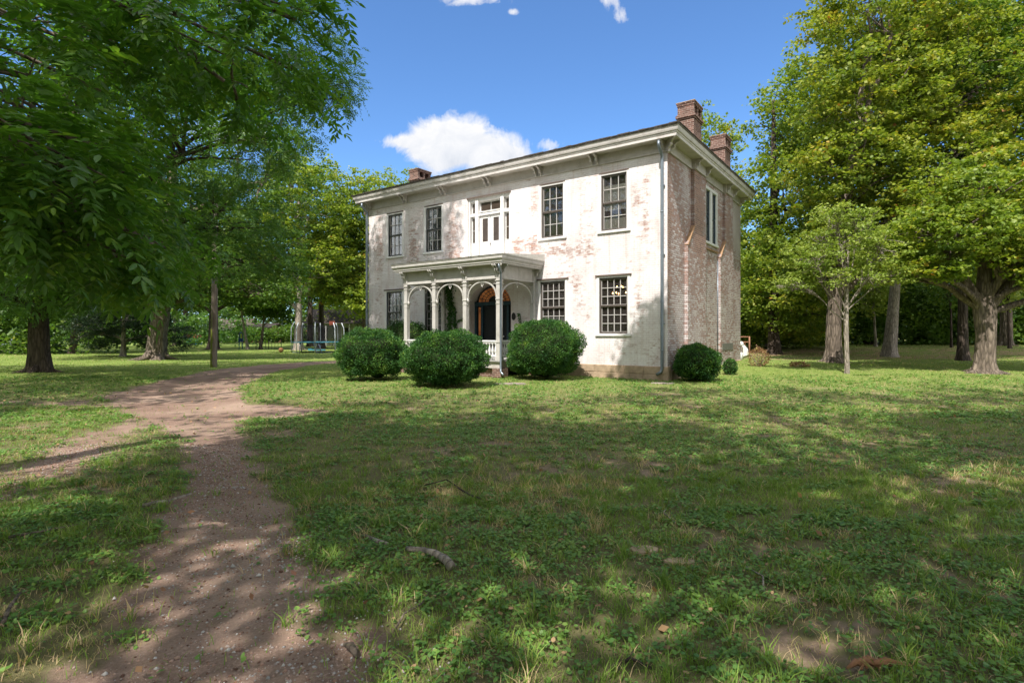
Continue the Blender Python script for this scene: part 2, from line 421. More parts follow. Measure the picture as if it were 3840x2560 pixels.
# ------------------------------------------------------------------ terrain and driveway
def gh(x, y):
    x = np.asarray(x, float); y = np.asarray(y, float)
    z = .28*S((y-17)/9)*S((x-4)/5)+.38*S((y-31)/9)*S((x-6)/8)
    P = np.stack([x, y], -1).reshape(-1, 2)
    z = z+(sn(P, 5., 3)*.018+sn(P, 1.1, 4)*.008).reshape(z.shape)
    return z
def ghs(x, y): return float(gh(np.array([x]), np.array([y]))[0])
CAPS = [  # x0,y0,hw0, x1,y1,hw1, strength : wheel tracks and the wide bend
    (-1.15, 1.2, .62, -1.30, 2.6, .58, 1), (-1.30, 2.6, .58, -1.95, 3.8, .50, 1), (-1.95, 3.8, .50, -2.65, 5.0, .42, 1), (-2.65, 5.0, .42, -3.35, 6.5, .32, 1),
    (-3.35, 6.5, .32, -4.7, 8.6, .38, 1), (-4.7, 8.6, .38, -5.9, 10.3, .8, 1),
    (-3.9, 2.2, .5, -4.5, 4.0, .5, .5), (-4.5, 4.0, .5, -5.3, 6.0, .5, .50), (-5.3, 6.0, .5, -6.4, 8.5, .5, .52), (-6.4, 8.5, .5, -6.5, 10.4, .6, .62),
    (-5.9, 10.3, .9, -7.2, 12.2, 1.2, 1), (-7.2, 12.2, 1.2, -9.2, 14.9, 1.5, 1), (-9.2, 14.9, 1.5, -10.4, 19, 1.4, 1),
    (-10.4, 19, 1.4, -11.5, 23.5, 1.45, 1), (-11.5, 23.5, 1.45, -11.4, 27.3, 1.3, 1), (-11.4, 27.3, 1.3, -9.5, 31, 1.1, 1), (-9.5, 31, 1.1, -4, 34, .9, .8),
    (-8, 12.3, .9, -15, 13.2, .8, .42), (-4.6, 11.0, .6, -5.6, 11.6, .7, 1)]
def dirtf(x, y):
    out = np.zeros_like(x)
    for x0, y0, h0, x1, y1, h1, st in CAPS:
        dx, dy = x1-x0, y1-y0; t = np.clip(((x-x0)*dx+(y-y0)*dy)/(dx*dx+dy*dy), 0, 1)
        d = np.hypot(x-x0-t*dx, y-y0-t*dy); hw = h0+t*(h1-h0)
        out = np.maximum(out, st*S((hw+.5-d)/.95))
    P = np.stack([x, y], -1).reshape(-1, 2)
    return out+np.where(out > .02, (fbm(P, 1.3, 21)*.42+fbm(P, .35, 22)*.22).reshape(out.shape), 0)
def spacing(a, b, s0, g, lo=None):
    out = [a]; x = a
    while x < b: x += max(s0, g*abs(x)); out.append(x)
    return out
ys = [-60, -40, -25, -15, -9, -5, -3, -1, 0, .8, 1.4]+spacing(1.8, 420, .05, .0125)
xs_ = spacing(0, 420, .075, .013)
xs = np.array([-v for v in xs_[::-1]][:-1]+xs_); ys = np.array(ys)
GX, GY = np.meshgrid(xs, ys)
GZ = gh(GX, GY); GD = dirtf(GX, GY)
P2 = np.stack([GX, GY], -1).reshape(-1, 2)
bare = (fbm(P2, 2.3, 31)).reshape(GX.shape)
b2 = fbm(P2, .6, 32).reshape(GX.shape); b3 = fbm(P2, .22, 34).reshape(GX.shape)
GD2 = np.clip(np.maximum(GD, S((bare+.55*b2+.35*b3-.24)/.55)*.52*(1-.6*S((GY-12)/12))), 0, 1)
ruts = -.03*np.clip(GD, 0, 1)*(GY > 2)
GZ = GZ+ruts
turf = S((GY-9)/14)
litter = S((GY-25.5)/3)*S((GX-10)/4)*(1-S((GY-34)/4)*.6)*S(.55+fbm(P2, 3, 41).reshape(GX.shape)*1.2)
nx, ny = len(xs), len(ys)
idx = np.arange(nx*ny).reshape(ny, nx)
Q = np.stack([idx[:-1, :-1], idx[:-1, 1:], idx[1:, 1:], idx[1:, :-1]], -1).reshape(-1, 4)
fd = .25*(GD[:-1, :-1]+GD[:-1, 1:]+GD[1:, 1:]+GD[1:, :-1]).ravel()
V = np.stack([GX, GY, GZ], -1).reshape(-1, 3)
def sub_mesh(name, mask, **kw):
    q = Q[mask]; used = np.unique(q); rm = np.zeros(len(V), int); rm[used] = np.arange(len(used))
    return mesh_np(name, V[used], rm[q], M['ground'], None,
        {'dirt': ('POINT', GD2.ravel()[used]), 'turf': ('POINT', turf.ravel()[used]), 'litter': ('POINT', litter.ravel()[used])}, True)
isd = fd > .5
tag(sub_mesh('ground', ~isd), kind='structure')
tag(sub_mesh('driveway', isd), kind='structure')

# ------------------------------------------------------------------ grass
def blades(n, xr, yr, h0, h1, wd, cover, seed, tuft=1, lean=.6, segs=2, power=1.0):
    r = np.random.default_rng(seed)
    # sample uniformly over the wedge the ground shows between two depths
    y = np.sqrt(r.uniform(yr[0]**2, yr[1]**2, n)); x = r.uniform(-1, 1, n)*(1.02*y+.6)
    x = x[:]; keep = (x > xr[0]) & (x < xr[1])
    x, y = x[keep], y[keep]
    P = np.stack([x, y], -1)
    d = dirtf(x, y); b = fbm(P, 2.3, 31)
    prob = np.clip(1-1.15*S((d-.2)/.65), .05, 1)*np.clip(1.05-S((b+.45*fbm(P, .6, 32)-.27)/.5), .26, 1)*np.clip(.72+fbm(P, .5, 33)*.9, .08, 1)
    keep = r.uniform(size=len(x)) < prob*cover
    x, y = x[keep], y[keep]
    if tuft > 1:
        x = np.repeat(x, tuft); y = np.repeat(y, tuft)
        x = x+r.normal(0, .02, len(x)); y = y+r.normal(0, .02, len(x))
    n = len(x); P = np.stack([x, y], -1)
    # outside the house footprint
    ca, sa = .8107, .5855
    lx = (x-5.163)*ca-(y-18.25)*sa; ly = (x-5.163)*sa+(y-18.25)*ca
    ok = ~((lx > -15.1) & (lx < .15) & (ly > -.02)); x, y, P = x[ok], y[ok], P[ok]; n = len(x)
    hh = r.uniform(h0, h1, n)*(1+.5*np.clip(fbm(P, .8, 35), -1, 1))
    az = r.uniform(0, 2*np.pi, n); ln = r.uniform(.15, lean, n)*hh*1.3
    dx, dy = np.cos(az)*ln, np.sin(az)*ln
    az2 = az+np.pi/2+r.normal(0, .5, n); wx, wy = np.cos(az2)*wd*.5, np.sin(az2)*wd*.5
    wr = r.uniform(.6, 1.3, n); wx, wy = wx*wr, wy*wr
    z0 = gh(x, y)-.012-.03*np.clip(dirtf(x, y), 0, 1)
    straw = fbm(P, 1.1, 37)
    rnd = np.clip(.35+.3*fbm(P, 3.1, 39)+r.normal(0, .16, n), 0, .8)
    bb = S((fbm(P, 2.3, 31)+.45*fbm(P, .6, 32)-.18)/.4)
    dry = r.uniform(size=n) < np.clip(.05+.6*S((straw-.25)/.3)+.55*bb, 0, .85)
    rnd = np.where(dry, r.uniform(.86, 1, n), rnd)
    if segs == 1:
        V = np.empty((n, 4, 3)); V[:, 0] = np.stack([x-wx, y-wy, z0], -1); V[:, 1] = np.stack([x+wx, y+wy, z0], -1)
        V[:, 2] = np.stack([x+dx+wx*.25, y+dy+wy*.25, z0+hh], -1); V[:, 3] = np.stack([x+dx-wx*.25, y+dy-wy*.25, z0+hh], -1)
        F = (np.arange(n)*4)[:, None]+np.array([0, 1, 2, 3])
        return V.reshape(-1, 3), F, rnd
    V = np.empty((n, 6, 3)); V[:, 0] = np.stack([x-wx, y-wy, z0], -1); V[:, 1] = np.stack([x+wx, y+wy, z0], -1)
    V[:, 2] = np.stack([x+dx*.35-wx*.85, y+dy*.35-wy*.85, z0+hh*.62], -1); V[:, 3] = np.stack([x+dx*.35+wx*.85, y+dy*.35+wy*.85, z0+hh*.62], -1)
    V[:, 4] = np.stack([x+dx-wx*.15, y+dy-wy*.15, z0+hh*.95], -1); V[:, 5] = np.stack([x+dx+wx*.15, y+dy+wy*.15, z0+hh*.95], -1)
    b = (np.arange(n)*6)[:, None]
    F = np.concatenate([b+np.array([0, 1, 3, 2]), b+np.array([2, 3, 5, 4])])
    return V.reshape(-1, 3), F, np.concatenate([rnd, rnd])
def join(parts):
    Vs, Fs, As = [], [], []; o = 0
    for v, f, a in parts: Vs.append(v); Fs.append(f+o); As.append(a); o += len(v)
    return np.concatenate(Vs), np.concatenate(Fs), np.concatenate(As)
GR = []
GR.append(blades(150000, (-99, 99), (1.9, 6), .03, .075, .0045, .8, 101, 1, .9))
GR.append(blades(4200, (-99, 99), (1.9, 7), .05, .12, .006, .5, 102, 16, 1.1))
GR.append(blades(170000, (-99, 99), (5, 12), .03, .07, .007, .85, 103, 1, .9, 1))
GR.append(blades(150000, (-99, 99), (11, 24), .03, .065, .012, .9, 104, 1, .9, 1))
GR.append(blades(130000, (-99, 99), (23, 50), .03, .07, .028, .85, 105, 1, .9, 1))
st = blades(16000, (-99, 99), (1.9, 7), .008, .022, .004, .9, 110, 1, 4.5, 1); st = (st[0], st[1], rng.uniform(.84, 1, len(st[2])))
GR.append(st)
v, f, a = join(GR)
tag(mesh_np('grass', v, f, M['grass'], None, {'rnd': ('FACE', a)}), 'green lawn grass with straw-coloured patches around the house', 'grass', kind='stuff')

def weeds(n, yr, s0, s1, seed, cover=1):
    r = np.random.default_rng(seed)
    y = np.sqrt(r.uniform(yr[0]**2, yr[1]**2, n)); x = r.uniform(-1, 1, n)*(1.02*y+.6)
    P = np.stack([x, y], -1); d = dirtf(x, y); cl = fbm(P, .9, 51); b = fbm(P, 2.3, 31)
    prob = np.clip(1-1.2*S((d-.15)/.65), .02, 1)*np.clip(S((cl+.25)/.45), .05, 1)*np.clip(1.05-S((b+.45*fbm(P, .6, 32)-.28)/.45), .08, 1)
    k = r.uniform(size=n) < prob*cover; x, y = x[k], y[k]
    m = 4; x = np.repeat(x, m)+r.normal(0, .022, len(x)*m); y = np.repeat(y, m)+r.normal(0, .022, len(y)*m); n = len(x)
    ca, sa = .8107, .5855
    lx = (x-5.163)*ca-(y-18.25)*sa; ly = (x-5.163)*sa+(y-18.25)*ca
    ok = ~((lx > -15.1) & (lx < .15) & (ly > -.02)); x, y = x[ok], y[ok]; n = len(x)
    z = gh(x, y)+r.uniform(.004, .045, n)-.03*np.clip(dirtf(x, y), 0, 1)
    s = r.uniform(s0, s1, n); az = r.uniform(0, 2*np.pi, n); tl = r.normal(.15, .3, n); rl = r.normal(0, .3, n)
    ax = np.stack([np.cos(az)*np.cos(tl), np.sin(az)*np.cos(tl), np.sin(tl)], -1)
    sd = np.stack([-np.sin(az)*np.cos(rl), np.cos(az)*np.cos(rl), np.sin(rl)], -1)
    nr = np.cross(ax, sd)
    c = np.stack([x, y, z], -1); s = s[:, None]
    prof = [(-.5, 0), (-.2, -.40), (.22, -.33), (.55, 0), (.22, .33), (-.2, .40)]
    V = np.stack([c+ax*s*p+sd*s*q+nr*s*(.12*abs(q)) for p, q in prof], 1)
    b0 = (np.arange(n)*6)[:, None]
    F = np.concatenate([b0+np.array([0, 1, 2, 3]), b0+np.array([0, 3, 4, 5])])
    P = np.stack([x, y], -1)
    rnd = np.clip(.42+.25*fbm(P, 1.7, 53)+r.normal(0, .17, n), 0, .93); rnd = np.where(r.uniform(size=n) < .025, 1, rnd)
    return V.reshape(-1, 3), F, np.concatenate([rnd, rnd])
v, f, a = join([weeds(19000, (1.9, 5), .012, .034, 61), weeds(38000, (4.5, 11), .018, .04, 62), weeds(30000, (10, 20), .03, .06, 63, .8)])
tag(mesh_np('ground_cover', v, f, M['weed'], None, {'rnd': ('FACE', a)}), 'low broad-leaved clover and weeds growing through the lawn', 'weeds', kind='stuff')

# gravel on the near wheel track
def gravel():
    r = np.random.default_rng(71); n = 60000
    y = np.sqrt(r.uniform(1.9**2, 8.**2, n)); x = r.uniform(-1, .25, n)*(1.0*y+.3)
    d = dirtf(x, y); k = d > r.uniform(.3, 1., n); x, y = x[k], y[k]
    s = r.gamma(2.2, .0018, len(x))+.0016*np.maximum(1, y*.3)
    # two paler patches of larger stones
    for cx, cy, sx, sy, m in ((-1.62, 4.1, .20, .28, 300), (-.75, 2.55, .30, .28, 300), (-1.0, 3.1, .35, .35, 160)):
        x = np.concatenate([x, r.normal(cx, sx, m)]); y = np.concatenate([y, r.normal(cy, sy, m)]); s = np.concatenate([s, r.uniform(.004, .012, m)])
    n = len(x); z = gh(x, y)-.03*np.clip(dirtf(x, y), 0, 1)+s*.2
    base = np.array([(1, 0, 0), (0, 1, 0), (-1, 0, 0), (0, -1, 0), (0, 0, .75), (0, 0, -.75)], float)
    V = base[None]*(s[:, None, None]*r.uniform(.6, 1.4, (n, 6, 1)))
    az = r.uniform(0, 6.28, n); ca, sa = np.cos(az), np.sin(az)
    X = V[..., 0]*ca[:, None]-V[..., 1]*sa[:, None]; Y = V[..., 0]*sa[:, None]+V[..., 1]*ca[:, None]
    V = np.stack([X+x[:, None], Y+y[:, None], V[..., 2]+z[:, None]], -1)
    fs = np.array([(0, 1, 4), (1, 2, 4), (2, 3, 4), (3, 0, 4), (1, 0, 5), (2, 1, 5), (3, 2, 5), (0, 3, 5)])
    F = ((np.arange(n)*6)[:, None, None]+fs[None]).reshape(-1, 3)
    a = r.uniform(0, 1, n); a[-880:] = .65+.35*a[-880:]
    return mesh_np('gravel', V.reshape(-1, 3), F, M['gravel'], None, {'rnd': ('FACE', np.repeat(a, 8))})
tag(gravel(), 'pale and reddish gravel scattered along the driveway tracks', 'gravel', kind='stuff')
# ------------------------------------------------------------------ the house (local x along the facade, y into the house)
TH = -math.atan2(.5855, .8107)
house = empty('house', (5.163, 18.25, 0), TH)
tag(house, 'two-storey brick house in worn white paint with an arched front porch', 'house')
XL, YB, ZT = -15.08, 9.77, 7.62
UPW = [(-13.72, -12.64), (-11.22, -10.13), (-5.02, -3.94), (-2.48, -1.39)]
LOW = [(-13.84, -12.62), (-11.28, -10.08), (-5.07, -3.86), (-2.56, -1.36)]
ZU, ZL = (5.22, 7.25), (1.57, 3.60)
DOOR = (-8.60, -6.42, .62, 3.61); BALC = (-8.68, -6.47, 4.66, 7.24)

def wall_patch(u0, u1, z0, z1, holes, step, toP, arch=None):
    us = sorted(set([u0, u1]+[h[i] for h in holes for i in (0, 1)])); zs = sorted(set([z0, z1]+[h[i] for h in holes for i in (2, 3)]))
    def fill(a):
        out = []
        for p, q in zip(a[:-1], a[1:]):
            n = max(1, int(math.ceil((q-p)/step))); out += [p+(q-p)*i/n for i in range(n)]
        return np.array(out+[a[-1]])
    us, zs = fill(us), fill(zs); U, Z = np.meshgrid(us, zs)
    idx = np.arange(U.size).reshape(U.shape)
    Q = np.stack([idx[:-1, :-1], idx[:-1, 1:], idx[1:, 1:], idx[1:, :-1]], -1).reshape(-1, 4)
    cu = ((U[:-1, :-1]+U[1:, 1:])/2).ravel(); cz = ((Z[:-1, :-1]+Z[1:, 1:])/2).ravel()
    keep = np.ones(len(Q), bool)
    for h in holes: keep &= ~((cu > h[0]) & (cu < h[1]) & (cz > h[2]) & (cz < h[3]))
    Q = Q[keep]; uv = np.stack([U.ravel(), Z.ravel()], -1)
    return toP(U.ravel(), Z.ravel()), Q, uv[Q.ravel()], uv
def wear_front(uv):
    u, z = uv[:, 0], uv[:, 1]; w = np.zeros(len(u)); P = np.stack([u, z], -1)
    def blob(uc, zc, a, b, s): return s*np.exp(-((u-uc)/a)**2-((z-zc)/b)**2)
    for b in [(-3.25, 5.9, .14, 1.1, .30), (-2.85, 5.6, .16, 1.2, .25), (-1.1, 6.3, .2, .7, .36), (-.75, 6.6, .12, 1.0, .30), (-.8, 5.3, .2, .8, .22),
              (-5.4, 5.0, .3, .35, .5), (-6.1, 5.05, .3, .4, .5), (-4.6, 4.7, 1.1, .3, .28), (-3.0, 4.6, 1.0, .35, .25), (-5.3, 6.1, .2, 1.2, .22), (-3.3, 2.6, .16, .7, .36), (-2.95, 2.2, .14, .6, .40),
              (-3.5, 3.4, .2, .3, .3), (-1.0, 3.0, .2, .8, .36), (-2.0, 3.82, .65, .1, .34), (-4.5, 3.82, .7, .1, .30), (-.9, 2.2, .3, .4, .25), (-.4, .9, .3, .9, .25), (-1.7, 1.0, 1.3, .4, .10),
              (-12.0, 5.5, .35, 1.2, .34), (-9.6, 6.0, .45, 1.1, .38), (-14.2, 5.7, .3, 1.2, .30), (-9.3, 4.9, .7, .4, .3), (-12.0, 2.6, .7, 1.1, .1), (-9.3, 2.3, .6, 1, .08), (-5.9, 2.2, .4, 1.0, .12), (-14.4, 2.5, .4, 1.5, .18),
              (-6.1, 6.3, .2, .9, .18), (-.5, 4.2, .4, .8, .10)]: w += blob(*b)
    return w*.8-.125+.10*sn(P*[1, .35], 2.3, 77)
def stain_front(uv):
    u, z = uv[:, 0], uv[:, 1]; P = np.stack([u, z], -1)
    s = .35*S((.55-z)/.3)+.30*np.exp(-((u+12)/.6)**2-((z-5.7)/1.3)**2)+.4*np.exp(-((u+9.6)/.5)**2-((z-5.6)/1.2)**2)+.3*np.exp(-((u+14.3)/.4)**2-((z-5.6)/1.4)**2)
    return np.clip(s*(.6+.5*sn(P*[1, .3], .5, 78)), 0, .8)
parts = []
hF = [(a, b, *ZU) for a, b in UPW]+[(a, b, *ZL) for a, b in LOW]+[DOOR, BALC]
Vw, Qw, uvl, uvv = wall_patch(XL, 0, .45, ZT, hF, .12, lambda u, z: np.stack([u, 0*u, z], -1))
# arch spandrels over the front door are added to the wall mesh
acx, ahw, zsp, ztop = -7.51, 1.09, 2.75, 3.61
arcp = [(acx-ahw*math.cos(math.pi*k/24), zsp+(ztop-zsp)*math.sin(math.pi*k/24)) for k in range(25)]
def append(V, Q, uvl, att, quads):
    b = len(V); v = np.array([p for q in quads for p in q]); n = len(quads)
    uvn = np.stack([v[:, 0] if abs(v[:, 0]).max() > 0 and np.ptp(v[:, 1]) < 1e-6 else v[:, 1], v[:, 2]], -1)
    return np.vstack([V, v]), np.vstack([Q, b+np.arange(4*n).reshape(n, 4)]), np.vstack([uvl, uvn]), uvn
sp = []
for (xa, za), (xb, zb) in zip(arcp[:-1], arcp[1:]):
    sp.append([(xa, 0, za), (xb, 0, zb), (xb, 0, ztop), (xa, 0, ztop)])
Vw, Qw, uvl, uvn = append(Vw, Qw, uvl, None, sp)
uall = np.vstack([uvv, uvn])
wear = wear_front(uall); stain = stain_front(uall)
wall_front = mesh_np('front_wall', Vw, Qw, M['brick_front'], house, {'wear': ('POINT', wear), 'stain': ('POINT', stain)}, uv=uvl)
# reveals of every opening
def reveal(h, d=.24, top=True):
    rb = MB(); a, b, z0, z1 = h
    rb.add([(a, 0, z0), (a, d, z0), (a, d, z1), (a, 0, z1)], [(0, 1, 2, 3)]); rb.add([(b, 0, z0), (b, 0, z1), (b, d, z1), (b, d, z0)], [(0, 1, 2, 3)])
    rb.add([(a, 0, z0), (b, 0, z0), (b, d, z0), (a, d, z0)], [(0, 1, 2, 3)])
    if top: rb.add([(a, 0, z1), (a, d, z1), (b, d, z1), (b, 0, z1)], [(0, 1, 2, 3)])
    if top: rb.build('opening_reveal', M['trim'], house)
    return rb
for h in hF:
    if h is not DOOR: reveal(h)
rb = reveal((DOOR[0], DOOR[1], DOOR[2], zsp), .5, False)
for (xa, za), (xb, zb) in zip(arcp[:-1], arcp[1:]): rb.add([(xa, 0, za), (xa, .5, za), (xb, .5, zb), (xb, 0, zb)], [(0, 1, 2, 3)], True)
rb.build('opening_reveal', M['trim'], house)
# side wall
WIN2 = (4.10, 5.78, 5.22, 7.30)
Vs, Qs, uvs, uvp = wall_patch(0, YB, .30, ZT, [WIN2], .12, lambda u, z: np.stack([0*u, u, z], -1))
def wear_side(uv):
    u, z = uv[:, 0], uv[:, 1]; P = np.stack([u, z], -1)
    w = .0+.12*sn(P*[1, .5], 2.1, 81)+.22*np.exp(-((u-3.3)/.5)**2-((z-4.4)/1.2)**2)+.25*np.exp(-(u/.35)**2)*(z > 2)-.28*np.exp(-((u-1.9)/.5)**2-((z-6.9)/.9)**2)-.35*np.exp(-((u-9.1)/.8)**2)*S((z-5)/.6)
    w += .20*np.exp(-((u-7.2)/.35)**2)*(z > 4.9)+.20*np.exp(-((u-2.9)/.4)**2)*(z > 4.6)+.12*S((z-4.4)/.8)*(u < 4)-.10*S((3.9-z)/1.5)+.25*np.exp(-((z-.9)/.3)**2)*(u > 3)*.6
    return w
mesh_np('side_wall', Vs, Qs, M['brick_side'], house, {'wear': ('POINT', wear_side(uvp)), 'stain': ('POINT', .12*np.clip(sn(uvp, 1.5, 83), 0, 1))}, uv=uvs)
b = MB()
b.add([(XL, 0, .3), (XL, YB, .3), (XL, YB, ZT), (XL, 0, ZT)], [(0, 3, 2, 1)]); b.add([(XL, YB, .3), (0, YB, .3), (0, YB, ZT), (XL, YB, ZT)], [(0, 3, 2, 1)])
b.build('rear_walls', M['trim'], house)
b = MB(); b.box(XL+.02, -.02, .26, YB-.05, 4.05, 4.25); b.box(XL+.02, -.02, .26, YB-.05, 7.5, 7.58); b.box(XL+.02, -.02, 3.6, 3.7, .6, 4.05); b.box(XL+.02, -.02, 3.6, 3.7, 4.25, 7.5)
b.box(-9.3, -9.2, .3, 3.6, .6, 4.05); b.box(-5.9, -5.8, .3, 3.6, .6, 4.05); b.box(-9.3, -9.2, .3, 3.6, 4.25, 7.5); b.box(-5.9, -5.8, .3, 3.6, 4.25, 7.5); b.box(XL+.02, -.02, .26, YB-.05, .5, .6)
b.build('inner_walls', M['interior'], house)
b = MB(); b.box(XL-.05, .05, -.05, .2, -.4, .47); b.box(-.2, .055, .2, YB+.04, -.4, .32); b.box(XL-.05, XL+.1, .2, YB, -.4, .47)
# block joints in the foundation are grooves between slightly proud stones
rr = random.Random(4)
for row, (za, zb) in enumerate(((-.2, .20), (.215, .46))):
    u = -5.1
    while u < .03:
        wd = rr.uniform(.38, .75); e = min(u+wd, .052)
        b.box(u, e-.012, -.05-rr.uniform(.008, .022), -.03, za, zb-.008); u += wd
b.build('foundation', M['concrete'], house, .008)

# exterior chimney breasts on the side wall
def breast(y0, y0u, y1u, y1):
    prof = [(y0, .15), (y1, .15), (y1, 4.85), (y1u, 5.45), (y1u, ZT), (y0u, ZT), (y0u, 5.5), (y0, 4.78)]
    p = .12; V = []; Q = []; U = []
    # face strips
    zs = [.15]+list(np.linspace(.5, 4.78, 30))+list(np.linspace(4.9, 5.5, 6))+list(np.linspace(5.6, ZT, 16))
    def ext(z):
        a = y0 if z <= 4.78 else (y0+(y0u-y0)*(z-4.78)/.72 if z < 5.5 else y0u)
        bb = y1 if z <= 4.85 else (y1+(y1u-y1)*(z-4.85)/.6 if z < 5.45 else y1u)
        return a, bb
    for za, zb in zip(zs[:-1], zs[1:]):
        a0, b0 = ext(za); a1, b1 = ext(zb); n = 12
        for i in range(n):
            f0, f1 = i/n, (i+1)/n
            q = [(a0+(b0-a0)*f0, za), (a0+(b0-a0)*f1, za), (a1+(b1-a1)*f1, zb), (a1+(b1-a1)*f0, zb)]
            k = len(V); V += [(p, u, z) for u, z in q]; U += q; Q.append((k, k+1, k+2, k+3))
        k = len(V); V += [(0, a0, za), (p, a0, za), (p, a1, zb), (0, a1, zb)]; U += [(a0-.12, za), (a0, za), (a1, zb), (a1-.12, zb)]; Q.append((k, k+1, k+2, k+3))
        k = len(V); V += [(p, b0, za), (0, b0, za), (0, b1, zb), (p, b1, zb)]; U += [(b0, za), (b0+.12, za), (b1+.12, zb), (b1, zb)]; Q.append((k, k+1, k+2, k+3))
    U = np.array(U)
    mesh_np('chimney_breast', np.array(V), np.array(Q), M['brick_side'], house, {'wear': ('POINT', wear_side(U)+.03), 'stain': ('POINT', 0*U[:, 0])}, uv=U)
    o = MB().prism([(y0-.02, 4.74), (y0+.04, 4.74), (y0u+.02, 5.50), (y0u-.04, 5.54)], 'x', .003, .15).build('shoulder_cap', M['timber'], house)
breast(1.72, 2.45, 3.85, 3.92); breast(5.91, 6.66, 7.88, 7.98)
b = MB(); b.box(.0, .05, 3.97, 5.9, 4.90, 4.97); b.build('brick_ledge', M['timber'], house)
b = MB(); b.box(.12, .135, 6.15, 7.85, .86, 1.14); b.build('cellar_vent', simple('grey_board', (.16, .16, .14), .8), house)

# windows: frame > sash, muntins, pane, sill, lintel, curtain
def window(x0, x1, z0, z1, cols, rows, dark, curtain, upper, dy=0, name='window'):
    """frame part with sub-parts; built facing -y at y=0"""
    fr = MB(); t = .075
    fr.box(x0-.05, x0+t-.02, -.022, .10, z0-.0, z1); fr.box(x1-t+.02, x1+.05, -.022, .10, z0, z1)
    fr.box(x0+t-.02, x1-t+.02, -.015, .10, z1-.05, z1)
    f = fr.build('window', M['white'], house)
    MB().box(x0-.09, x1+.09, -.06, .10, z0-.09, z0-.003).build('sill', M['white'], f, .006)
    if upper: MB().box(x0-.02, x1+.02, -.03, .02, z1+.003, z1+.05).build('lintel', M['lintel'], f)
    else: MB().box(x0-.09, x1+.09, -.05, .02, z1+.003, z1+.06).build('lintel', M['lintel'], f)
    a, b_ = x0+t-.02, x1-t+.02; zb, zt = z0+.003, z1-.053; zm = (zb+zt)/2
    s = MB(); w = .055
    for (p, q) in ((zb, zm), (zm, zt)):
        s.box(a, a+w, .03, .075, p, q); s.box(b_-w, b_, .03, .075, p, q)
    s.box(a+w, b_-w, .028, .072, zb, zb+.06); s.box(a+w, b_-w, .025, .075, zm-.03, zm+.03); s.box(a+w, b_-w, .028, .072, zt-.05, zt)
    s.build('sash', M[dark], f)
    m = MB()
    for (p, q, o) in ((zb+.06, zm-.03, .075), (zm+.03, zt-.05, .055)):
        for i in range(cols+1):
            x = a+w+(b_-a-2*w)*i/cols; e = .02 if i in (0, cols) else .013
            m.box(x-e, x+e, o+.004, o+.022, p, q)
        for j in range(rows+1):
            z = p+(q-p)*j/rows; m.box(a+w, b_-w, o+.001, o+.019, z-.012, z+.012)
    m.build('muntins', M['muntin'], f)
    MB().box(a+.01, b_-.01, .105, .109, zb, zt).build('pane', M['glass'], f)
    for (kind, p, q) in curtain:
        c = MB()
        if kind == 'curtain':
            n = 40; pts = [(a+(b_-a)*i/n, .15+.022*math.sin(i*1.5)+.01*math.sin(i*.6)) for i in range(n+1)]
            for (xa, ya), (xb, yb) in zip(pts[:-1], pts[1:]): c.add([(xa, ya, z0+(z1-z0)*p), (xb, yb, z0+(z1-z0)*p), (xb, yb, z0+(z1-z0)*q), (xa, ya, z0+(z1-z0)*q)], [(0, 1, 2, 3)], True)
        else: c.box(a, b_, .125, .13, z0+(z1-z0)*p, z0+(z1-z0)*q)
        c.build(kind, M[kind], f)
    return f
CU = [[('curtain', .48, 1)], [('curtain', .5, 1)], [], [('blind', .36, .80), ('blind', .04, .22)]]
CLW = [[], [], [('curtain', .0, .30)], []]
for (a, b_), cu, dk in zip(UPW, CU, ('sash_dark', 'sash_dark', 'sash', 'sash')): window(a, b_, *ZU, 3, 2, dk, cu, True)
for (a, b_), cu, dk in zip(LOW, CLW, ('sash_dark', 'sash_dark', 'sash', 'sash')): window(a, b_, *ZL, 4, 3, dk, cu, False)
# twin narrow windows on the side wall
fw = MB(); y0, y1, z0, z1 = WIN2
for (p, q) in ((y0-.04, y0+.12), ((y0+y1)/2-.14, (y0+y1)/2+.14), (y1-.12, y1+.04)): fw.box(-.1, .02, p, q, z0, z1)
fw.box(-.1, .03, y0-.04, y1+.04, z1-.003, z1+.12)
f = fw.build('side_window', M['white'], house)
MB().box(-.1, .07, y0-.07, y1+.07, z0-.09, z0-.003).build('sill', M['white'], f)
for p, q in ((y0+.12, (y0+y1)/2-.14), ((y0+y1)/2+.14, y1-.12)):
    s = MB(); s.box(-.08, -.03, p, p+.04, z0, z1-.01); s.box(-.08, -.03, q-.04, q, z0, z1-.01); zm = (z0+z1)/2; s.box(-.078, -.03, p+.04, q-.04, zm-.025, zm+.025); s.box(-.078, -.03, p+.04, q-.04, z0, z0+.05)
    s.build('sash', M['teal'], f); MB().box(-.062, -.058, p+.04, q-.04, z0+.05, z1-.01).build('pane', M['glass'], f)
MB().tube([(.03, 6.28-.45, .3), (.03, 5.83, 4.6)], .022, 6).build('cable_pipe', M['steel'], house)

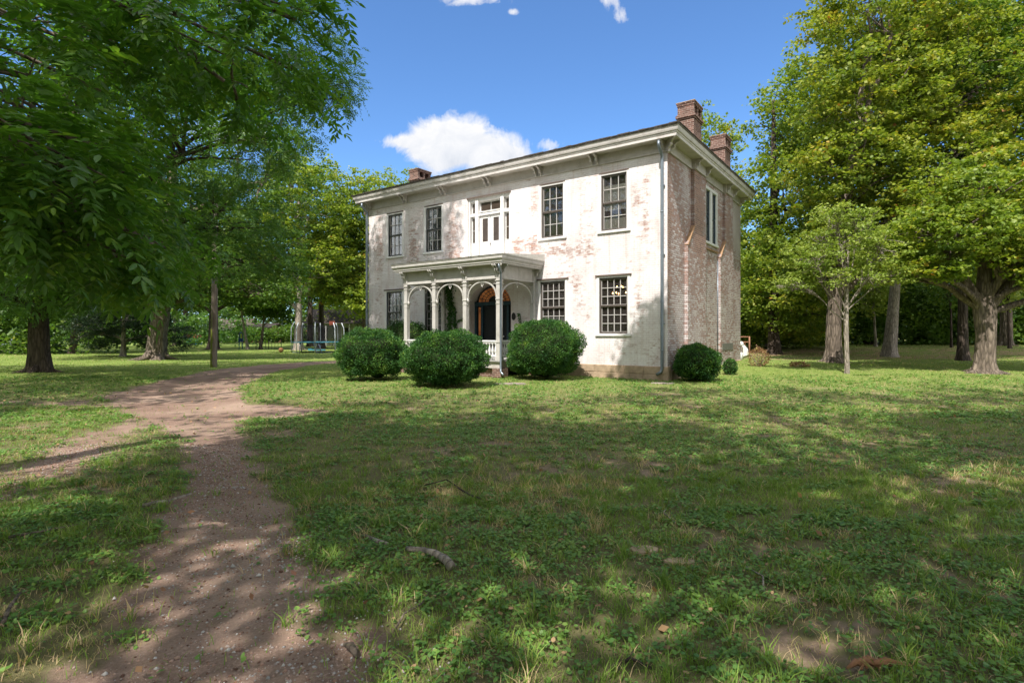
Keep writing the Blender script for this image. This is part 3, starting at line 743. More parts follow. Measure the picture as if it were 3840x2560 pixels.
# cornice swept round the whole house
def sweep(prof, mat, name, x0=XL, x1=0, y0=0, y1=YB, closed=True):
    V = []; n = len(prof)
    for cx, cy, sx, sy in ((x0, y0, -1, -1), (x1, y0, 1, -1), (x1, y1, 1, 1), (x0, y1, -1, 1)):
        V += [(cx+sx*o, cy+sy*o, z) for o, z in prof]
    F = []
    for c in range(4):
        d = (c+1) % 4
        for i in range(n if closed else n-1): j = (i+1) % n; F.append((c*n+i, d*n+i, d*n+j, c*n+j))
    b = MB(); b.add(V, F); return b.build(name, mat, house)
sweep([(0.002, 7.60), (.035, 7.60), (.035, 7.965), (0.002, 7.965)], M['trim'], 'frieze')
sweep([(.037, 7.60), (.062, 7.60), (.062, 7.635), (.037, 7.635)], M['trim'], 'frieze_moulding')
for a, c in ((2.42, 3.88), (6.63, 7.91)):
    b = MB(); b.box(.037, .16, a, c, 7.60, 7.965); b.box(.16, .18, a-.02, c+.02, 7.60, 7.635); b.build('frieze_break', M['trim'], house)
sweep([(0.0, 7.967), (.43, 7.967), (.43, 7.985), (0, 7.985)], M['trim'], 'soffit')
sweep([(.40, 7.94), (.45, 7.94), (.455, 8.03), (.475, 8.045), (.475, 8.095), (.40, 8.095)], M['crown'], 'cornice')
sweep([(.46, 8.098), (.51, 8.10), (.53, 8.15), (.55, 8.24), (.46, 8.24)], M['crown'], 'gutter')
sweep([(.40, 8.243), (.57, 8.243), (.575, 8.285), (.40, 8.285)], M['roofedge'], 'roof_edge')
# hipped roof
o_ = .575; e0, e1, f0, f1 = XL-o_, o_, -o_, YB+o_; ym = (f0+f1)/2; zr = 9.30
b = MB(); hx = ym-f0
b.add([(e0, f0, 8.287), (e1, f0, 8.287), (e1, f1, 8.287), (e0, f1, 8.287), (e0+hx, ym, zr), (e1-hx, ym, zr)], [(0, 1, 5, 4), (1, 2, 5), (2, 3, 4, 5), (3, 0, 4)])
# ragged course ends along the front edge
rr = random.Random(9); x = e0
while x < e1-.1:
    wd = rr.uniform(.14, .3); dz = rr.uniform(0, .022); b.box(x, min(x+wd-.01, e1), f0-.02-rr.uniform(0, .015), f0+.25, 8.288, 8.31+dz); x += wd
y = f0
while y < f1-.1:
    wd = rr.uniform(.14, .3); dz = rr.uniform(0, .022); b.box(e1-.25, e1+.02+rr.uniform(0, .015), y+.002, min(y+wd-.01, f1), 8.289, 8.311+dz); y += wd
roof = b.build('roof', M['roof'], house)
def chimney(x0, x1, y0, y1, zb=8.2, zt=10.25):
    b = MB(); b.box(x0, x1, y0, y1, zb, 9.62)
    b.box(x0-.03, x1+.03, y0-.03, y1+.03, 9.62, 9.68); b.box(x0-.07, x1+.07, y0-.07, y1+.07, 9.68, 9.78); b.box(x0-.035, x1+.035, y0-.035, y1+.035, 9.78, 9.83)
    b.box(x0-.01, x1+.01, y0-.01, y0+.14, 9.83, 10.12); b.box(x0-.01, x1+.01, y1-.14, y1+.01, 9.83, 10.12); ym_ = (y0+y1)/2
    b.box(x0-.01, x1+.01, ym_-.06, ym_+.06, 9.83, 10.12); b.box(x0+.2, x0+.3, y0+.14, y1-.14, 9.83, 10.12)
    b.box(x0-.03, x1+.03, y0-.03, y1+.03, 10.12, 10.20); b.box(x0-.05, x1+.05, y0-.05, y1+.05, 10.20, 10.25)
    c = b.build('chimney', M['chimney'], roof, .006)
    MB().box(x0-.06, x1+.06, y0-.06, y1+.06, 10.252, 10.275).build('cap', M['concrete'], c)
chimney(-.60, 0.0, 2.75, 3.70); chimney(-.60, 0.0, 7.05, 7.95)
chimney(XL, XL+.6, 2.75, 3.70); chimney(XL, XL+.6, 7.05, 7.95)

# scroll brackets under the eaves
def scroll(d=.36, h=.36, w=.075):
    """profile in (depth outwards, z downwards)"""
    pts = [(0, 0), (d, 0), (d, -.05), (d*.86, -.08), (d*.66, -.10), (d*.5, -.16), (d*.52, -.22), (d*.42, -.26), (d*.24, -.24), (d*.2, -.30), (d*.2, -h+.03), (d*.1, -h), (0, -h)]
    return pts
def bracket(x, y, ang, z=7.964, d=.36, h=.36, wd=.07, mat='trim', par=house, name='bracket'):
    b = MB(); pr = scroll(d, h)
    b.prism([(-p, q) for p, q in pr], 'x', -wd/2, wd/2)
    b.tube([(-wd/2-.008, -d*.42, -.17), (wd/2+.008, -d*.42, -.17)], .035, 8); b.tube([(-wd/2-.006, -d*.8, -.055), (wd/2+.006, -d*.8, -.055)], .03, 8)
    o = b.build(name, M[mat], par); o.location = (x, y, z); o.rotation_euler = (0, 0, ang); return o
for x in (-2.65, -5.06, -7.53, -10.03, -12.48):
    for s in (-.11, .11): bracket(x+s, -.037, 0)
for x in (-14.9,): bracket(x, -.037, 0); bracket(x-.14, -.037, 0)
bracket(-.10, -.037, 0); bracket(.037, .10, R(90)); bracket(.03, -.03, R(45), d=.55, h=.42)
bracket(XL-.03, -.03, R(-45), d=.55, h=.42)
for y in (2.5, 3.8, 6.75, 7.82): bracket(.162 if (2.4 < y < 3.9 or 6.6 < y < 7.9) else .037, y, R(90), d=.27)
for y in (9.6,): bracket(.037, y, R(90))

# downpipes
def pipe(x, y, name='downpipe', top=7.9, foot=-1, bend=.3, r=.052):
    b = MB()
    b.tube([(x, y-bend, top), (x, y-bend, top-.16), (x, y-bend*.5, top-.30), (x, y, top-.42), (x, y, top-.6), (x, y, .42), (x+foot*.02, y-.03, .30), (x+foot*.16, y-.10, .20)], r, 10)
    b.tube([(x, y, 5.6), (x, y, 5.64)], r+.008, 10); b.tube([(x, y, 2.6), (x, y, 2.64)], r+.008, 10); b.tube([(x, y, 1.0), (x, y, 1.04)], r+.008, 10)
    for z in (6.5, 4.2, 1.9): b.box(x-.075, x+.075, y+.03, y+.09, z-.015, z+.015)
    return b.build(name, M['steel'], house)
pipe(-.15, -.10); pipe(XL-.02, -.10, foot=1)

# front doorway set deep in the arch
fd = MB(); yd = .44
fd.box(-8.60, -6.42, yd, yd+.06, .62, zsp+.12)
fdo = fd.build('doorway', M['navy'], house)
b = MB()
for x in (-8.55, -8.20, -6.84, -6.50): b.box(x-.05, x+.05, yd-.09, yd-.002, .62, 2.74)
b.box(-8.60, -6.42, yd-.11, yd-.003, 2.745, 2.90)
b.build('door_frame', M['teal'], fdo)
d_ = MB(); d_.box(-8.12, -6.92, yd-.04, yd-.004, .66, 2.72)
for x0, x1 in ((-8.0, -7.58), (-7.46, -7.04)):
    for z0, z1 in ((.8, 1.4), (1.5, 2.6)): d_.box(x0, x1, yd-.055, yd-.041, z0, z1)
door = d_.build('front_door', M['navy'], fdo, .01)
kb = MB(); kb.tube([(-7.05, yd-.055, 1.45), (-7.05, yd-.11, 1.45)], .03, 8); kb.build('door_knob', M['plastic_white'], fdo)
for x in (-8.375, -6.67): MB().box(x-.05, x+.05, yd-.03, yd-.005, 1.5, 2.68).build('sidelight', M['amber'], fdo)
# fanlight
cx, cz, ra, rbz = -7.51, 2.91, .93, .62
fan = [(cx-ra*math.cos(math.pi*k/24), cz+rbz*math.sin(math.pi*k/24)) for k in range(25)]
MB().prism(fan, 'y', yd-.03, yd-.02).build('fanlight', M['amber'], fdo)
b = MB()
def ell(ka, kb_, rad=.018):
    b.tube([(cx-ra*ka*math.cos(math.pi*k/20), yd-.04, cz+rbz*kb_*math.sin(math.pi*k/20)) for k in range(21)], rad, 6)
ell(1, 1, .03); ell(.78, .78, .012); ell(.58, .58, .012); ell(.36, .36, .02)
for k in range(1, 12):
    a = math.pi*k/12; b.tube([(cx-ra*.36*math.cos(a), yd-.04, cz+rbz*.36*math.sin(a)), (cx-ra*math.cos(a), yd-.04, cz+rbz*math.sin(a))], .011, 5)
b.prism([(cx-ra*.36*math.cos(math.pi*k/12), cz+rbz*.36*math.sin(math.pi*k/12)) for k in range(13)], 'y', yd-.05, yd-.031)
b.build('fanlight_bars', M['navy'], fdo)
bk = MB()
for (xa, za), (xb, zb) in zip(arcp[:-1], arcp[1:]): bk.add([(xa, yd+.03, zsp-.1), (xb, yd+.03, zsp-.1), (xb, yd+.03, zb), (xa, yd+.03, za)], [(0, 1, 2, 3)])
bk.build('tympanum', M['navy'], fdo)
# plaque beside the door
pl = [(.095*math.cos(2*math.pi*k/20)-6.28, .15*math.sin(2*math.pi*k/20)+2.25) for k in range(20)]
MB().prism(pl, 'y', -.025, -.001).build('plaque', M['iron'], house)

# upper doorway: sidelights, columns, transom, double doors
bx = MB(); xa, xb, za, zb = BALC; yq = .20
bx.box(xa, xb, yq, yq+.05, za, zb)
ud = bx.build('balcony_doorway', M['white'], house)
b = MB()
for x in (xa+.04, xa+.44, xb-.44, xb-.04): b.box(x-(.04 if x in (xa+.04, xb-.04) else .085), x+(.04 if x in (xa+.04, xb-.04) else .085), yq-.16, yq-.002, za+.003, zb-.003)
b.box(xa+.08, xb-.08, yq-.13, yq-.004, zb-.14, zb-.004); b.box(xa+.08, xb-.08, yq-.12, yq-.003, 6.50, 6.60); b.box(xa+.53, xb-.53, yq-.14, yq-.003, 6.615, 6.66)
b.build('door_surround', M['white'], ud, .006)
MB().box(xa-.05, xb+.05, -.03, .02, zb+.003, zb+.06).build('lintel', M['lintel'], ud)
BG = simple('brown_glass', (.06, .045, .035), .08, .6)
class PB:
    def box(s, *a): MB().box(*a).build('pane', BG, ud)
dkg = PB()
for x0 in (xa+.13, xb-.31):
    x1 = x0+.18
    for z0_, z1_ in ((6.68, 7.05), (5.42, 6.44)): dkg.box(x0, x1, yq-.018, yq-.004, z0_, z1_)
    dkg.box(x0, x1, yq-.018, yq-.004, 4.80, 4.84)
dkg.box(xa+.58, -7.60, yq-.018, yq-.004, 6.72, 7.04); dkg.box(-7.55, xb-.58, yq-.018, yq-.004, 6.72, 7.04)
for x0 in (xa+.13, xb-.31): MB().box(x0, x0+.18, yq-.03, yq-.019, 5.90, 5.92).build('muntin', M['muntin'], ud)
for x0, x1 in ((xa+.54, -7.585), (-7.565, xb-.54)):
    m_ = (x0+x1)/2; hw = .145
    d_ = MB(); d_.box(x0, x1, yq-.05, yq-.003, 4.68, 5.40); d_.box(x0, m_-hw, yq-.05, yq-.003, 5.401, 6.47); d_.box(m_+hw, x1, yq-.05, yq-.003, 5.401, 6.47); d_.box(m_-hw, m_+hw, yq-.05, yq-.003, 6.37, 6.47)
    d_.box(m_-.17, m_+.17, yq-.066, yq-.051, 5.12, 5.14); d_.box(m_-.17, m_+.17, yq-.062, yq-.051, 4.75, 5.10)
    dd = d_.build('door_leaf', M['white'], ud, .004)
    MB().box(m_-hw, m_+hw, yq-.025, yq-.01, 5.401, 6.37).build('door_pane', simple('door_glass', (.075, .06, .055), .07, .6), ud)
MB().tube([(-7.575, yq-.055, 5.30), (-7.575, yq-.10, 5.30)], .022, 8).build('door_knob', M['iron'], ud)

# ------------------------------------------------------------------ porch
PX = [-10.0, -8.43, -6.86, -5.30]; PY = -2.25; FZ = .62
b = MB(); b.box(-10.15, -5.15, -2.42, -.004, FZ-.05, FZ); b.build('porch_floor', M['porchfloor'], house, .006)
b = MB(); b.box(-10.08, -5.22, -2.34, -2.28, .34, FZ-.053); b.box(-5.28, -5.22, -2.277, -.01, .34, FZ-.053); b.box(-10.08, -10.02, -2.277, -.01, .34, FZ-.053); b.build('porch_skirt', M['trim'], house)
b = MB()
for x in PX: b.box(x-.2, x+.2, -2.4 if x < -5.4 else -2.4, -2.0, -.3, .337)
b.box(-5.6, -5.1, -.5, -.055, -.3, .337); b.box(-10.0, -5.4, -2.2, -2.1, -.3, .335)
b.build('porch_piers', M['chimney'], house)
def post(x, y, half=False):
    b = MB(); w = .085
    b.box(x-w-.03, x+w+.03, y-w-.03, y+w+.03, FZ, FZ+.14); b.box(x-w, x+w, y-w, y+w, FZ+.14, 3.52)
    b.box(x-w-.02, x+w+.02, y-w-.02, y+w+.02, FZ+.62, FZ+.70)
    for z, o in ((2.62, .012), (2.78, .02), (3.32, .015), (3.44, .03)): b.box(x-w-o, x+w+o, y-w-o, y+w+o, z, z+.035)
    p = b.build('porch_post', M['trim_green'], house, .006); return p
for x in PX: post(x, PY)
post(-5.30, -.09); post(-10.0, -.09)
# beam and frieze of the porch
b = MB()
b.box(-10.09, -5.21, PY-.07, PY+.07, 3.53, 4.02); b.box(-5.37, -5.23, PY+.071, -.005, 3.53, 4.02); b.box(-10.07, -9.93, PY+.071, -.005, 3.53, 4.02)
b.box(-10.11, -5.19, PY-.09, PY-.071, 3.53, 3.58); b.box(-5.229, -5.205, PY+.072, -.005, 3.53, 3.58)
for x in PX: b.box(x-.12, x+.12, PY-.10, PY-.0715, 3.585, 4.015)
b.box(-5.229, -5.20, PY-.08, PY+.12, 3.585, 4.015); b.box(-5.229, -5.20, -.22, -.006, 3.585, 4.015)
b.build('porch_frieze', M['trim_green'], house)
MB().box(-10.0, -5.3, -2.2, -.02, 4.0, 4.02).build('porch_ceiling', M['trim_green'], house)
# arches between the posts: thin bent ribs with a pendant ring
def arch(p0, p1, y=None, x=None):
    b = MB(); n = 18; c = (p0+p1)/2; hw = abs(p1-p0)/2-.105; th = .038
    zs, zt = 2.86, 3.47
    def e(k, off=0):
        a = math.pi*k/n; return c-(hw-off)*math.cos(a), zs+(zt-zs-off)*abs(math.sin(a))**.9
    for k in range(n):
        (a0, z0), (a1, z1) = e(k), e(k+1); (c0, w0), (c1, w1) = e(k, th), e(k+1, th)
        q = [(a0, z0), (a1, z1), (c1, w1), (c0, w0)]
        if y is not None: b.prism(q, 'y', y-.03, y+.03)
        else: b.prism(q, 'x', x-.03, x+.03)
    P = (lambda u, z: (u, y, z)) if y is not None else (lambda u, z: (x, u, z))
    b.tube([P(c+.05*math.cos(t*math.pi/6), 3.36+.065*math.sin(t*math.pi/6)) for t in range(13)], .014, 6)
    b.tube([P(c, 3.30), P(c, 3.24)], [.022, .010], 6); b.tube([P(c, 3.53), P(c, 3.42)], .02, 6)
    for s in (-1, 1):
        u = c+s*hw; b.tube([P(u, 2.88), P(u, 2.76), P(u, 2.70)], [.035, .05, .015], 8)
        b.tube([P(u-s*.10, 3.42), P(u-s*.02, 3.50), P(u, 3.40)], .014, 5); b.tube([P(u-s*.16, 3.36), P(u-s*.05, 3.35), P(u, 3.25)], .014, 5)
    return b.build('porch_arch', M['trim_green'], house)
for a, c in zip(PX[:-1], PX[1:]): arch(a, c, y=PY)
arch(PY, -.09, x=-5.30); arch(PY, -.09, x=-10.0)
for x in PX:
    bracket(x-.05, PY-.102, 0, 4.015, .26, .30, .05, 'trim_green', name='porch_bracket'); bracket(x+.05, PY-.102, 0, 4.015, .26, .30, .05, 'trim_green', name='porch_bracket')
for y in (PY+.03, -.12): bracket(-5.198, y, R(90), 4.015, .24, .30, .05, 'trim_green', name='porch_bracket')
bracket(-5.21, PY-.09, R(45), 4.015, .34, .32, .05, 'trim_green', name='porch_bracket')
# porch roof with a deep moulded edge
x0, x1, y0 = -10.02, -5.28, PY
pr = [(0, 4.022), (.34, 4.022), (.34, 4.07), (.37, 4.085), (.37, 4.13), (.40, 4.16), (.43, 4.20), (.43, 4.28), (.45, 4.30), (.45, 4.335), (0, 4.335)]
V = []; n = len(pr)
for o, z in pr: V.append((x0-o, -.004, z))
for o, z in pr: V.append((x0-o, y0-o, z))
for o, z in pr: V.append((x1+o, y0-o, z))
for o, z in pr: V.append((x1+o, -.004, z))
b = MB(); b.add(V, [(c*n+i, (c+1)*n+i, (c+1)*n+(i+1) % n, c*n+(i+1) % n) for c in range(3) for i in range(n)])
proof = b.build('porch_roof', M['trim_green'], house)
b = MB(); b.prism([(y0-.47, 4.338), (-.004, 4.60), (-.004, 4.338)], 'x', x0-.46, x1+.46); b.build('roof_sheet', simple('painted_tin', (.62, .60, .56), .5, .4, .1), proof)
# railings with turned balusters
def railing(p0, p1, y=None, x=None):
    L = abs(p1-p0)-.19; c = (p0+p1)/2; a, e = c-L/2, c+L/2
    b = MB()
    if y is not None: b.box(a, e, y-.06, y+.06, 1.27, 1.33); b.box(a, e, y-.035, y+.035, 1.22, 1.268); b.box(a, e, y-.045, y+.045, .74, .80)
    else: b.box(x-.06, x+.06, a, e, 1.27, 1.33); b.box(x-.035, x+.035, a, e, 1.22, 1.268); b.box(x-.045, x+.045, a, e, .74, .80)
    r_ = b.build('railing', M['white'], house, .006)
    k = int(L/.135); prof = [(.040, .80), (.040, .835), (.022, .845), (.045, .90), (.052, .95), (.040, 1.02), (.022, 1.12), (.020, 1.15), (.032, 1.165), (.022, 1.18), (.038, 1.19), (.038, 1.22)]
    for i in range(k):
        u = a+L*(i+.5)/k; q = MB(); q.lathe(prof, *((u, y) if y is not None else (x, u)), 8); q.build('baluster', M['white'], r_)
railing(PX[0], PX[1], y=PY); railing(PX[2], PX[3], y=PY); railing(PY, -.09, x=-5.30)
# porch downpipe at the right post
b = MB(); b.tube([(-5.10, PY-.30, 4.0), (-5.10, PY-.26, 3.86), (-5.13, PY-.14, 3.72), (-5.13, PY-.14, .35), (-5.08, PY-.2, .22), (-4.9, PY-.3, .14)], .04, 8)
b.build('porch_downpipe', M['steel'], house)
# wall lantern by the door
ln = empty('wall_lantern', (0, 0, 0), 0, None); ln.matrix_world = house.matrix_basis @ ln.matrix_world
bpy.context.view_layer.update()
ln.location = house.matrix_world @ Vector((-8.72, -.22, 2.72)); ln.rotation_euler = (0, 0, TH)
tag(ln, 'small white glass lantern hanging on the wall left of the arched doorway', 'lantern')
b = MB(); b.lathe([(.05, .0), (.07, .02), (.02, .03), (.02, .0)], 0, 0, 8); b.lathe([(.10, .36), (.03, .46), (.015, .50)], 0, 0, 6); b.tube([(0, 0, .5), (0, .22, .55)], .012, 6)
for k in range(6):
    a = k*math.pi/3; b.tube([(.06*math.cos(a), .06*math.sin(a), .02), (.09*math.cos(a), .09*math.sin(a), .37)], .006, 4)
b.build('lantern_frame', M['iron'], ln); MB().lathe([(.05, .03), (.08, .36)], 0, 0, 6).build('lantern_glass', M['plastic_white'], ln)

# chandelier seen through the right ground-floor window
ch = empty('chandelier', house.matrix_world @ Vector((-2.3, 1.5, 3.02)), TH)
tag(ch, 'lit candle chandelier seen through the right ground-floor window', 'chandelier')
b = MB(); b.tube([(0, 0, -.1), (0, 0, 1.0)], .015, 6); b.tube([(.34*math.cos(t*math.pi/10), .34*math.sin(t*math.pi/10), 0) for t in range(21)], .012, 6)
bl = []
for rad, z, n in ((.36, -.02, 6), (.2, .22, 4)):
    for k in range(n):
        a = k*2*math.pi/n+.3; b.tube([(0, 0, z-.05), (rad*.5*math.cos(a), rad*.5*math.sin(a), z-.12), (rad*math.cos(a), rad*math.sin(a), z)], .01, 5)
        b.tube([(rad*math.cos(a), rad*math.sin(a), z), (rad*math.cos(a), rad*math.sin(a), z+.07)], .012, 5); bl.append((rad*math.cos(a), rad*math.sin(a), z+.09))
b.build('chandelier_frame', M['iron'], ch)
for p in bl:
    o = MB(); o.lathe([(.004, p[2]-.03), (.02, p[2]), (.012, p[2]+.03), (.002, p[2]+.05)], p[0], p[1], 6); o.build('bulb', M['bulb'], ch)
# ------------------------------------------------------------------ vegetation
def unit(v): return v/np.maximum(np.linalg.norm(v, axis=-1, keepdims=True), 1e-9)
def leaf_quads(P, A, N, L, W):
    """P base pts, A axis, N normal (n,3); L,W (n,)"""
    Sd = unit(np.cross(A, N)); L = L[:, None]; W = W[:, None]
    V = np.stack([P, P+A*L*.45+Sd*W*.5, P+A*L, P+A*L*.45-Sd*W*.5], 1)
    F = (np.arange(len(P))*4)[:, None]+np.array([0, 1, 2, 3])
    return V.reshape(-1, 3), F
def cloud(C, n, cr, flat, L, W, r, droop=.25, tilt=.55, val=None):
    """n leaves round each cluster centre"""
    m = len(C)*n; ci = np.repeat(np.arange(len(C)), n)
    o = r.normal(size=(m, 3)); o = unit(o)*(r.uniform(0, 1, (m, 1))**.45); o *= np.array([1, 1, flat])*cr*r.uniform(.6, 1.3, (len(C), 1))[ci]
    P = C[ci]+o
    A = r.normal(size=(m, 3)); A[:, 2] *= .5; A = unit(A); A[:, 2] -= droop; A = unit(A)
    N = r.normal(size=(m, 3))*tilt; N[:, 2] += 1; N = unit(N)
    s = r.uniform(.65, 1.25, m)
    V, F = leaf_quads(P, A, N, L*s, W*s)
    cv = r.normal(0, .10, len(C)) if val is None else val
    a = np.clip(.42+cv[ci]+r.normal(0, .16, m), 0, 1)
    return V, F, a
def pinnate(B, D, r, pairs=5, L=.3, lL=.10, lW=.032, hexl=False):
    """compound leaves: B bases, D directions"""
    n = len(B); up = np.tile([0, 0, 1.], (n, 1)); Sd = unit(np.cross(D, up)+1e-6); Nn = unit(np.cross(Sd, D))
    ts = np.linspace(.12, .95, pairs); Ps, As, Ns = [], [], []
    Lr = r.uniform(.7, 1.2, n)[:, None]*L
    for t in ts:
        p = B+D*Lr*t+np.array([0, 0, -1.])*Lr*.35*t*t
        for s in (-1, 1):
            a = unit(D*.55+Sd*s*.9+np.array([0, 0, -.28])+r.normal(0, .12, (n, 3))); Ps.append(p); As.append(a); Ns.append(unit(Nn+r.normal(0, .28, (n, 3))))
    p = B+D*Lr+np.array([0, 0, -1.])*Lr*.35; Ps.append(p); As.append(unit(D+np.array([0, 0, -.6]))); Ns.append(Nn)
    P, A, N = np.concatenate(Ps), np.concatenate(As), np.concatenate(Ns); m = len(P)
    s = r.uniform(.75, 1.2, m)
    vb = np.tile(r.normal(0, .14, n), len(Ps))
    a = np.clip(.45+vb+r.normal(0, .1, m), 0, 1)
    if not hexl:
        V, F = leaf_quads(P, A, N, lL*s, lW*s); return V, F, a
    Sv = unit(np.cross(A, N)); Nv = np.cross(Sv, A); l = (lL*s)[:, None]; w_ = (lW*s)[:, None]
    prof = [(0, 0, 0), (.3, .5, .12), (.68, .40, .02), (1, 0, -.12), (.68, -.40, .02), (.3, -.5, .12)]
    V = np.stack([P+A*l*p_+Sv*w_*q+Nv*w_*z for p_, q, z in prof], 1); b = (np.arange(m)*6)[:, None]
    F = np.concatenate([b+np.array([0, 1, 2, 3]), b+np.array([0, 3, 4, 5])])
    return V.reshape(-1, 3), F, np.concatenate([a, a])
def lobe_pts(c, rad, n, r, shell=.45, gap=.0, seed=0, gs=2.2):
    d = unit(r.normal(size=(n*3, 3))); rr_ = (shell+(1-shell)*r.uniform(0, 1, (n*3, 1))**.6)
    lump = 1+.22*sn(d*2, 1.3, seed+5)[:, None]
    P = np.array(c)+d*rr_*np.array(rad)*lump
    k = fbm(P, gs, seed+9, 2) > gap-.25
    return P[k][:n]
def curve(p, q, r, sag=.12, n=7, wob=.05):
    p, q = np.array(p, float), np.array(q, float); t = np.linspace(0, 1, n)[:, None]; L = np.linalg.norm(q-p)
    pts = p+(q-p)*t; pts[:, 2] += np.sin(t[:, 0]*math.pi)*sag*L
    w_ = r.normal(0, wob*L, (n, 3)); w_[0] = 0; w_[-1] = 0; pts += np.cumsum(w_, 0)*.35*np.sin(t*math.pi)
    return pts
def tree(name, x, y, trunk, lobes, leaf, bark, label, cat='tree', group=None, seed=1, L=.13, W=.10, per=34, cr=.55, flat=.35, kind='quad', gap=-.1, twigs=26, flare=1.5, z=None, nside=12, limbr=.30, droop=.25, sublimb=True):
    """trunk: [(dx,dy,z,r)...]; lobes: (cx,cy,cz,rx,ry,rz,nclusters[,attach z]) in metres relative to the base"""
    r = np.random.default_rng(seed); z = ghs(x, y) if z is None else z
    t = empty(name, (x, y, z)); tag(t, label, cat, group)
    b = MB(); rs = np.random.default_rng(seed+50)
    tp = [np.array(p[:3], float) for p in trunk]; tr_ = [p[3] for p in trunk]
    # buttressed base
    P = [tp[0]+np.array([0, 0, -.3]), tp[0]+np.array([0, 0, .0]), tp[0]+(tp[1]-tp[0])*.10, tp[0]+(tp[1]-tp[0])*.3]+tp[1:]
    Rr = [tr_[0]*flare*1.25, tr_[0]*flare, tr_[0]*(1+(flare-1)*.35), tr_[0]*1.02]+tr_[1:]
    b.tube(P, Rr, nside*2)
    vs = b.v; n = nside*2                                                    # irregular flutes and bumps
    for i in range(len(P)):
        for k in range(n):
            a = 2*math.pi*k/n; f = 1+(.10 if i > 2 else .20)*math.sin(a*3+seed)+.07*math.sin(a*7+seed*2+i)+.05*math.sin(a*11+i*2)
            v = np.array(vs[i*n+k]); vs[i*n+k] = tuple(P[i]+(v-P[i])*f)
    rmax = max(tr_[0]*flare, .1)
    if tr_[0] > .3:
        for k in range(5):
            a = r.uniform(0, 6.28); l_ = r.uniform(2.0, 3.2)*tr_[0]
            b.tube([(math.cos(a)*tr_[0]*.7, math.sin(a)*tr_[0]*.7, tr_[0]*.9), (math.cos(a)*tr_[0]*1.3, math.sin(a)*tr_[0]*1.3, tr_[0]*.22), (math.cos(a)*l_, math.sin(a)*l_, -.04)], [tr_[0]*.38, tr_[0]*.26, .03], 8)
    def on_trunk(zz):
        for p, q, ra, rb_ in zip(tp[:-1], tp[1:], tr_[:-1], tr_[1:]):
            if zz <= q[2]: f = (zz-p[2])/max(q[2]-p[2], .01); return p+(q-p)*f, ra+(rb_-ra)*f
        return tp[-1], tr_[-1]
    VV = []; o_count = 0
    for li, lb in enumerate(lobes):
        c, rad, nc = lb[:3], lb[3:6], lb[6]; az_ = lb[7] if len(lb) > 7 else max(tp[1][2]*.8, min(c[2]*.62, tp[-1][2]))
        C = lobe_pts(c, rad, nc, r, .40, gap, seed*13+li, max(1.6, min(rad)*.6))
        if not len(C): continue
        p0, r0 = on_trunk(az_); hub = np.array(c)+np.array([0, 0, -.25*rad[2]])
        lr = max(.02, min(r0*.75, limbr*max(rad)/5))
        cv_ = curve(p0, hub, rs, .06, 8, .05); b.tube(cv_, list(np.linspace(lr, lr*.5, 8)), 7, False)
        if sublimb:
            m = 6
            for j in range(m):
                q = C[rs.integers(len(C))]; q = np.array(c)+(q-np.array(c))*.8; st = cv_[rs.integers(3, 8)]
                cc = curve(st, q, rs, .07, 6, .05); b.tube(cc, list(np.linspace(lr*.42, .02, 6)), 5, False)
                for _ in range(max(1, twigs//m)):
                    q2 = C[np.argmin(np.linalg.norm(C-(cc[rs.integers(2, 6)]+rs.normal(0, .25, 3)*np.array(rad)), axis=1))]
                    b.tube(curve(cc[rs.integers(1, 5)], q2, rs, .05, 4, .04), [.022*max(rad)/4+.006, .016*max(rad)/4+.005, .011, .006], 4, False)
        val = r.normal(0, .09, len(C))+.20*sn(C, 3.0, seed+li)
        if kind == 'quad': VV.append(cloud(C, per, cr, flat, L, W, r, droop, .55, val))
        elif kind in ('pin', 'pinhex'):
            k_ = np.repeat(np.arange(len(C)), per); B = C[k_]+unit(r.normal(size=(len(k_), 3)))*(r.uniform(0, 1, (len(k_), 1))**.5)*cr*np.array([1, 1, .6])
            out = B-np.array(c); D = unit(unit(out)*.5+r.normal(0, .55, (len(B), 3))*np.array([1, 1, .5])+np.array([0, 0, -.15]))
            VV.append(pinnate(B, D, r, 5, L, W[0], W[1], kind == 'pinhex'))
    b.build('trunk', M[bark], t)
    if VV:
        v, f, a = join(VV); mesh_np('crown', v, f, M[leaf], t, {'rnd': ('FACE', a)})
    return t

# --- the near pecan overhead on the left, its low twigs reaching into view
tree('pecan_tree', -8.6, 1.2, [(0, 0, 0, .42), (.1, .1, 3, .34), (.4, .2, 7, .25), (.6, .2, 11, .12)],
     [(5.15, 2.7, 2.75, .75, .8, .55, 60, 3.5), (5.9, 4.1, 4.35, 1.1, 1.2, .45, 60, 4.5), (4.2, 4.6, 2.75, 1.0, 1.4, .7, 60, 3.0), (4.4, 3.6, 3.7, 1.1, 1.3, .7, 80, 4.0), (5.3, 3.4, 2.35, .5, .7, .35, 22, 3.0), (4.0, 5.2, 4.9, 1.2, 1.2, .8, 50, 4.5)],
     'leaf_near', 'bark_grey', 'nearest pecan tree, long drooping leaves hanging into the upper left', seed=3, L=.28, W=(.10, .034), per=7, cr=.26, kind='pinhex', gap=-.6, twigs=14, limbr=.07)
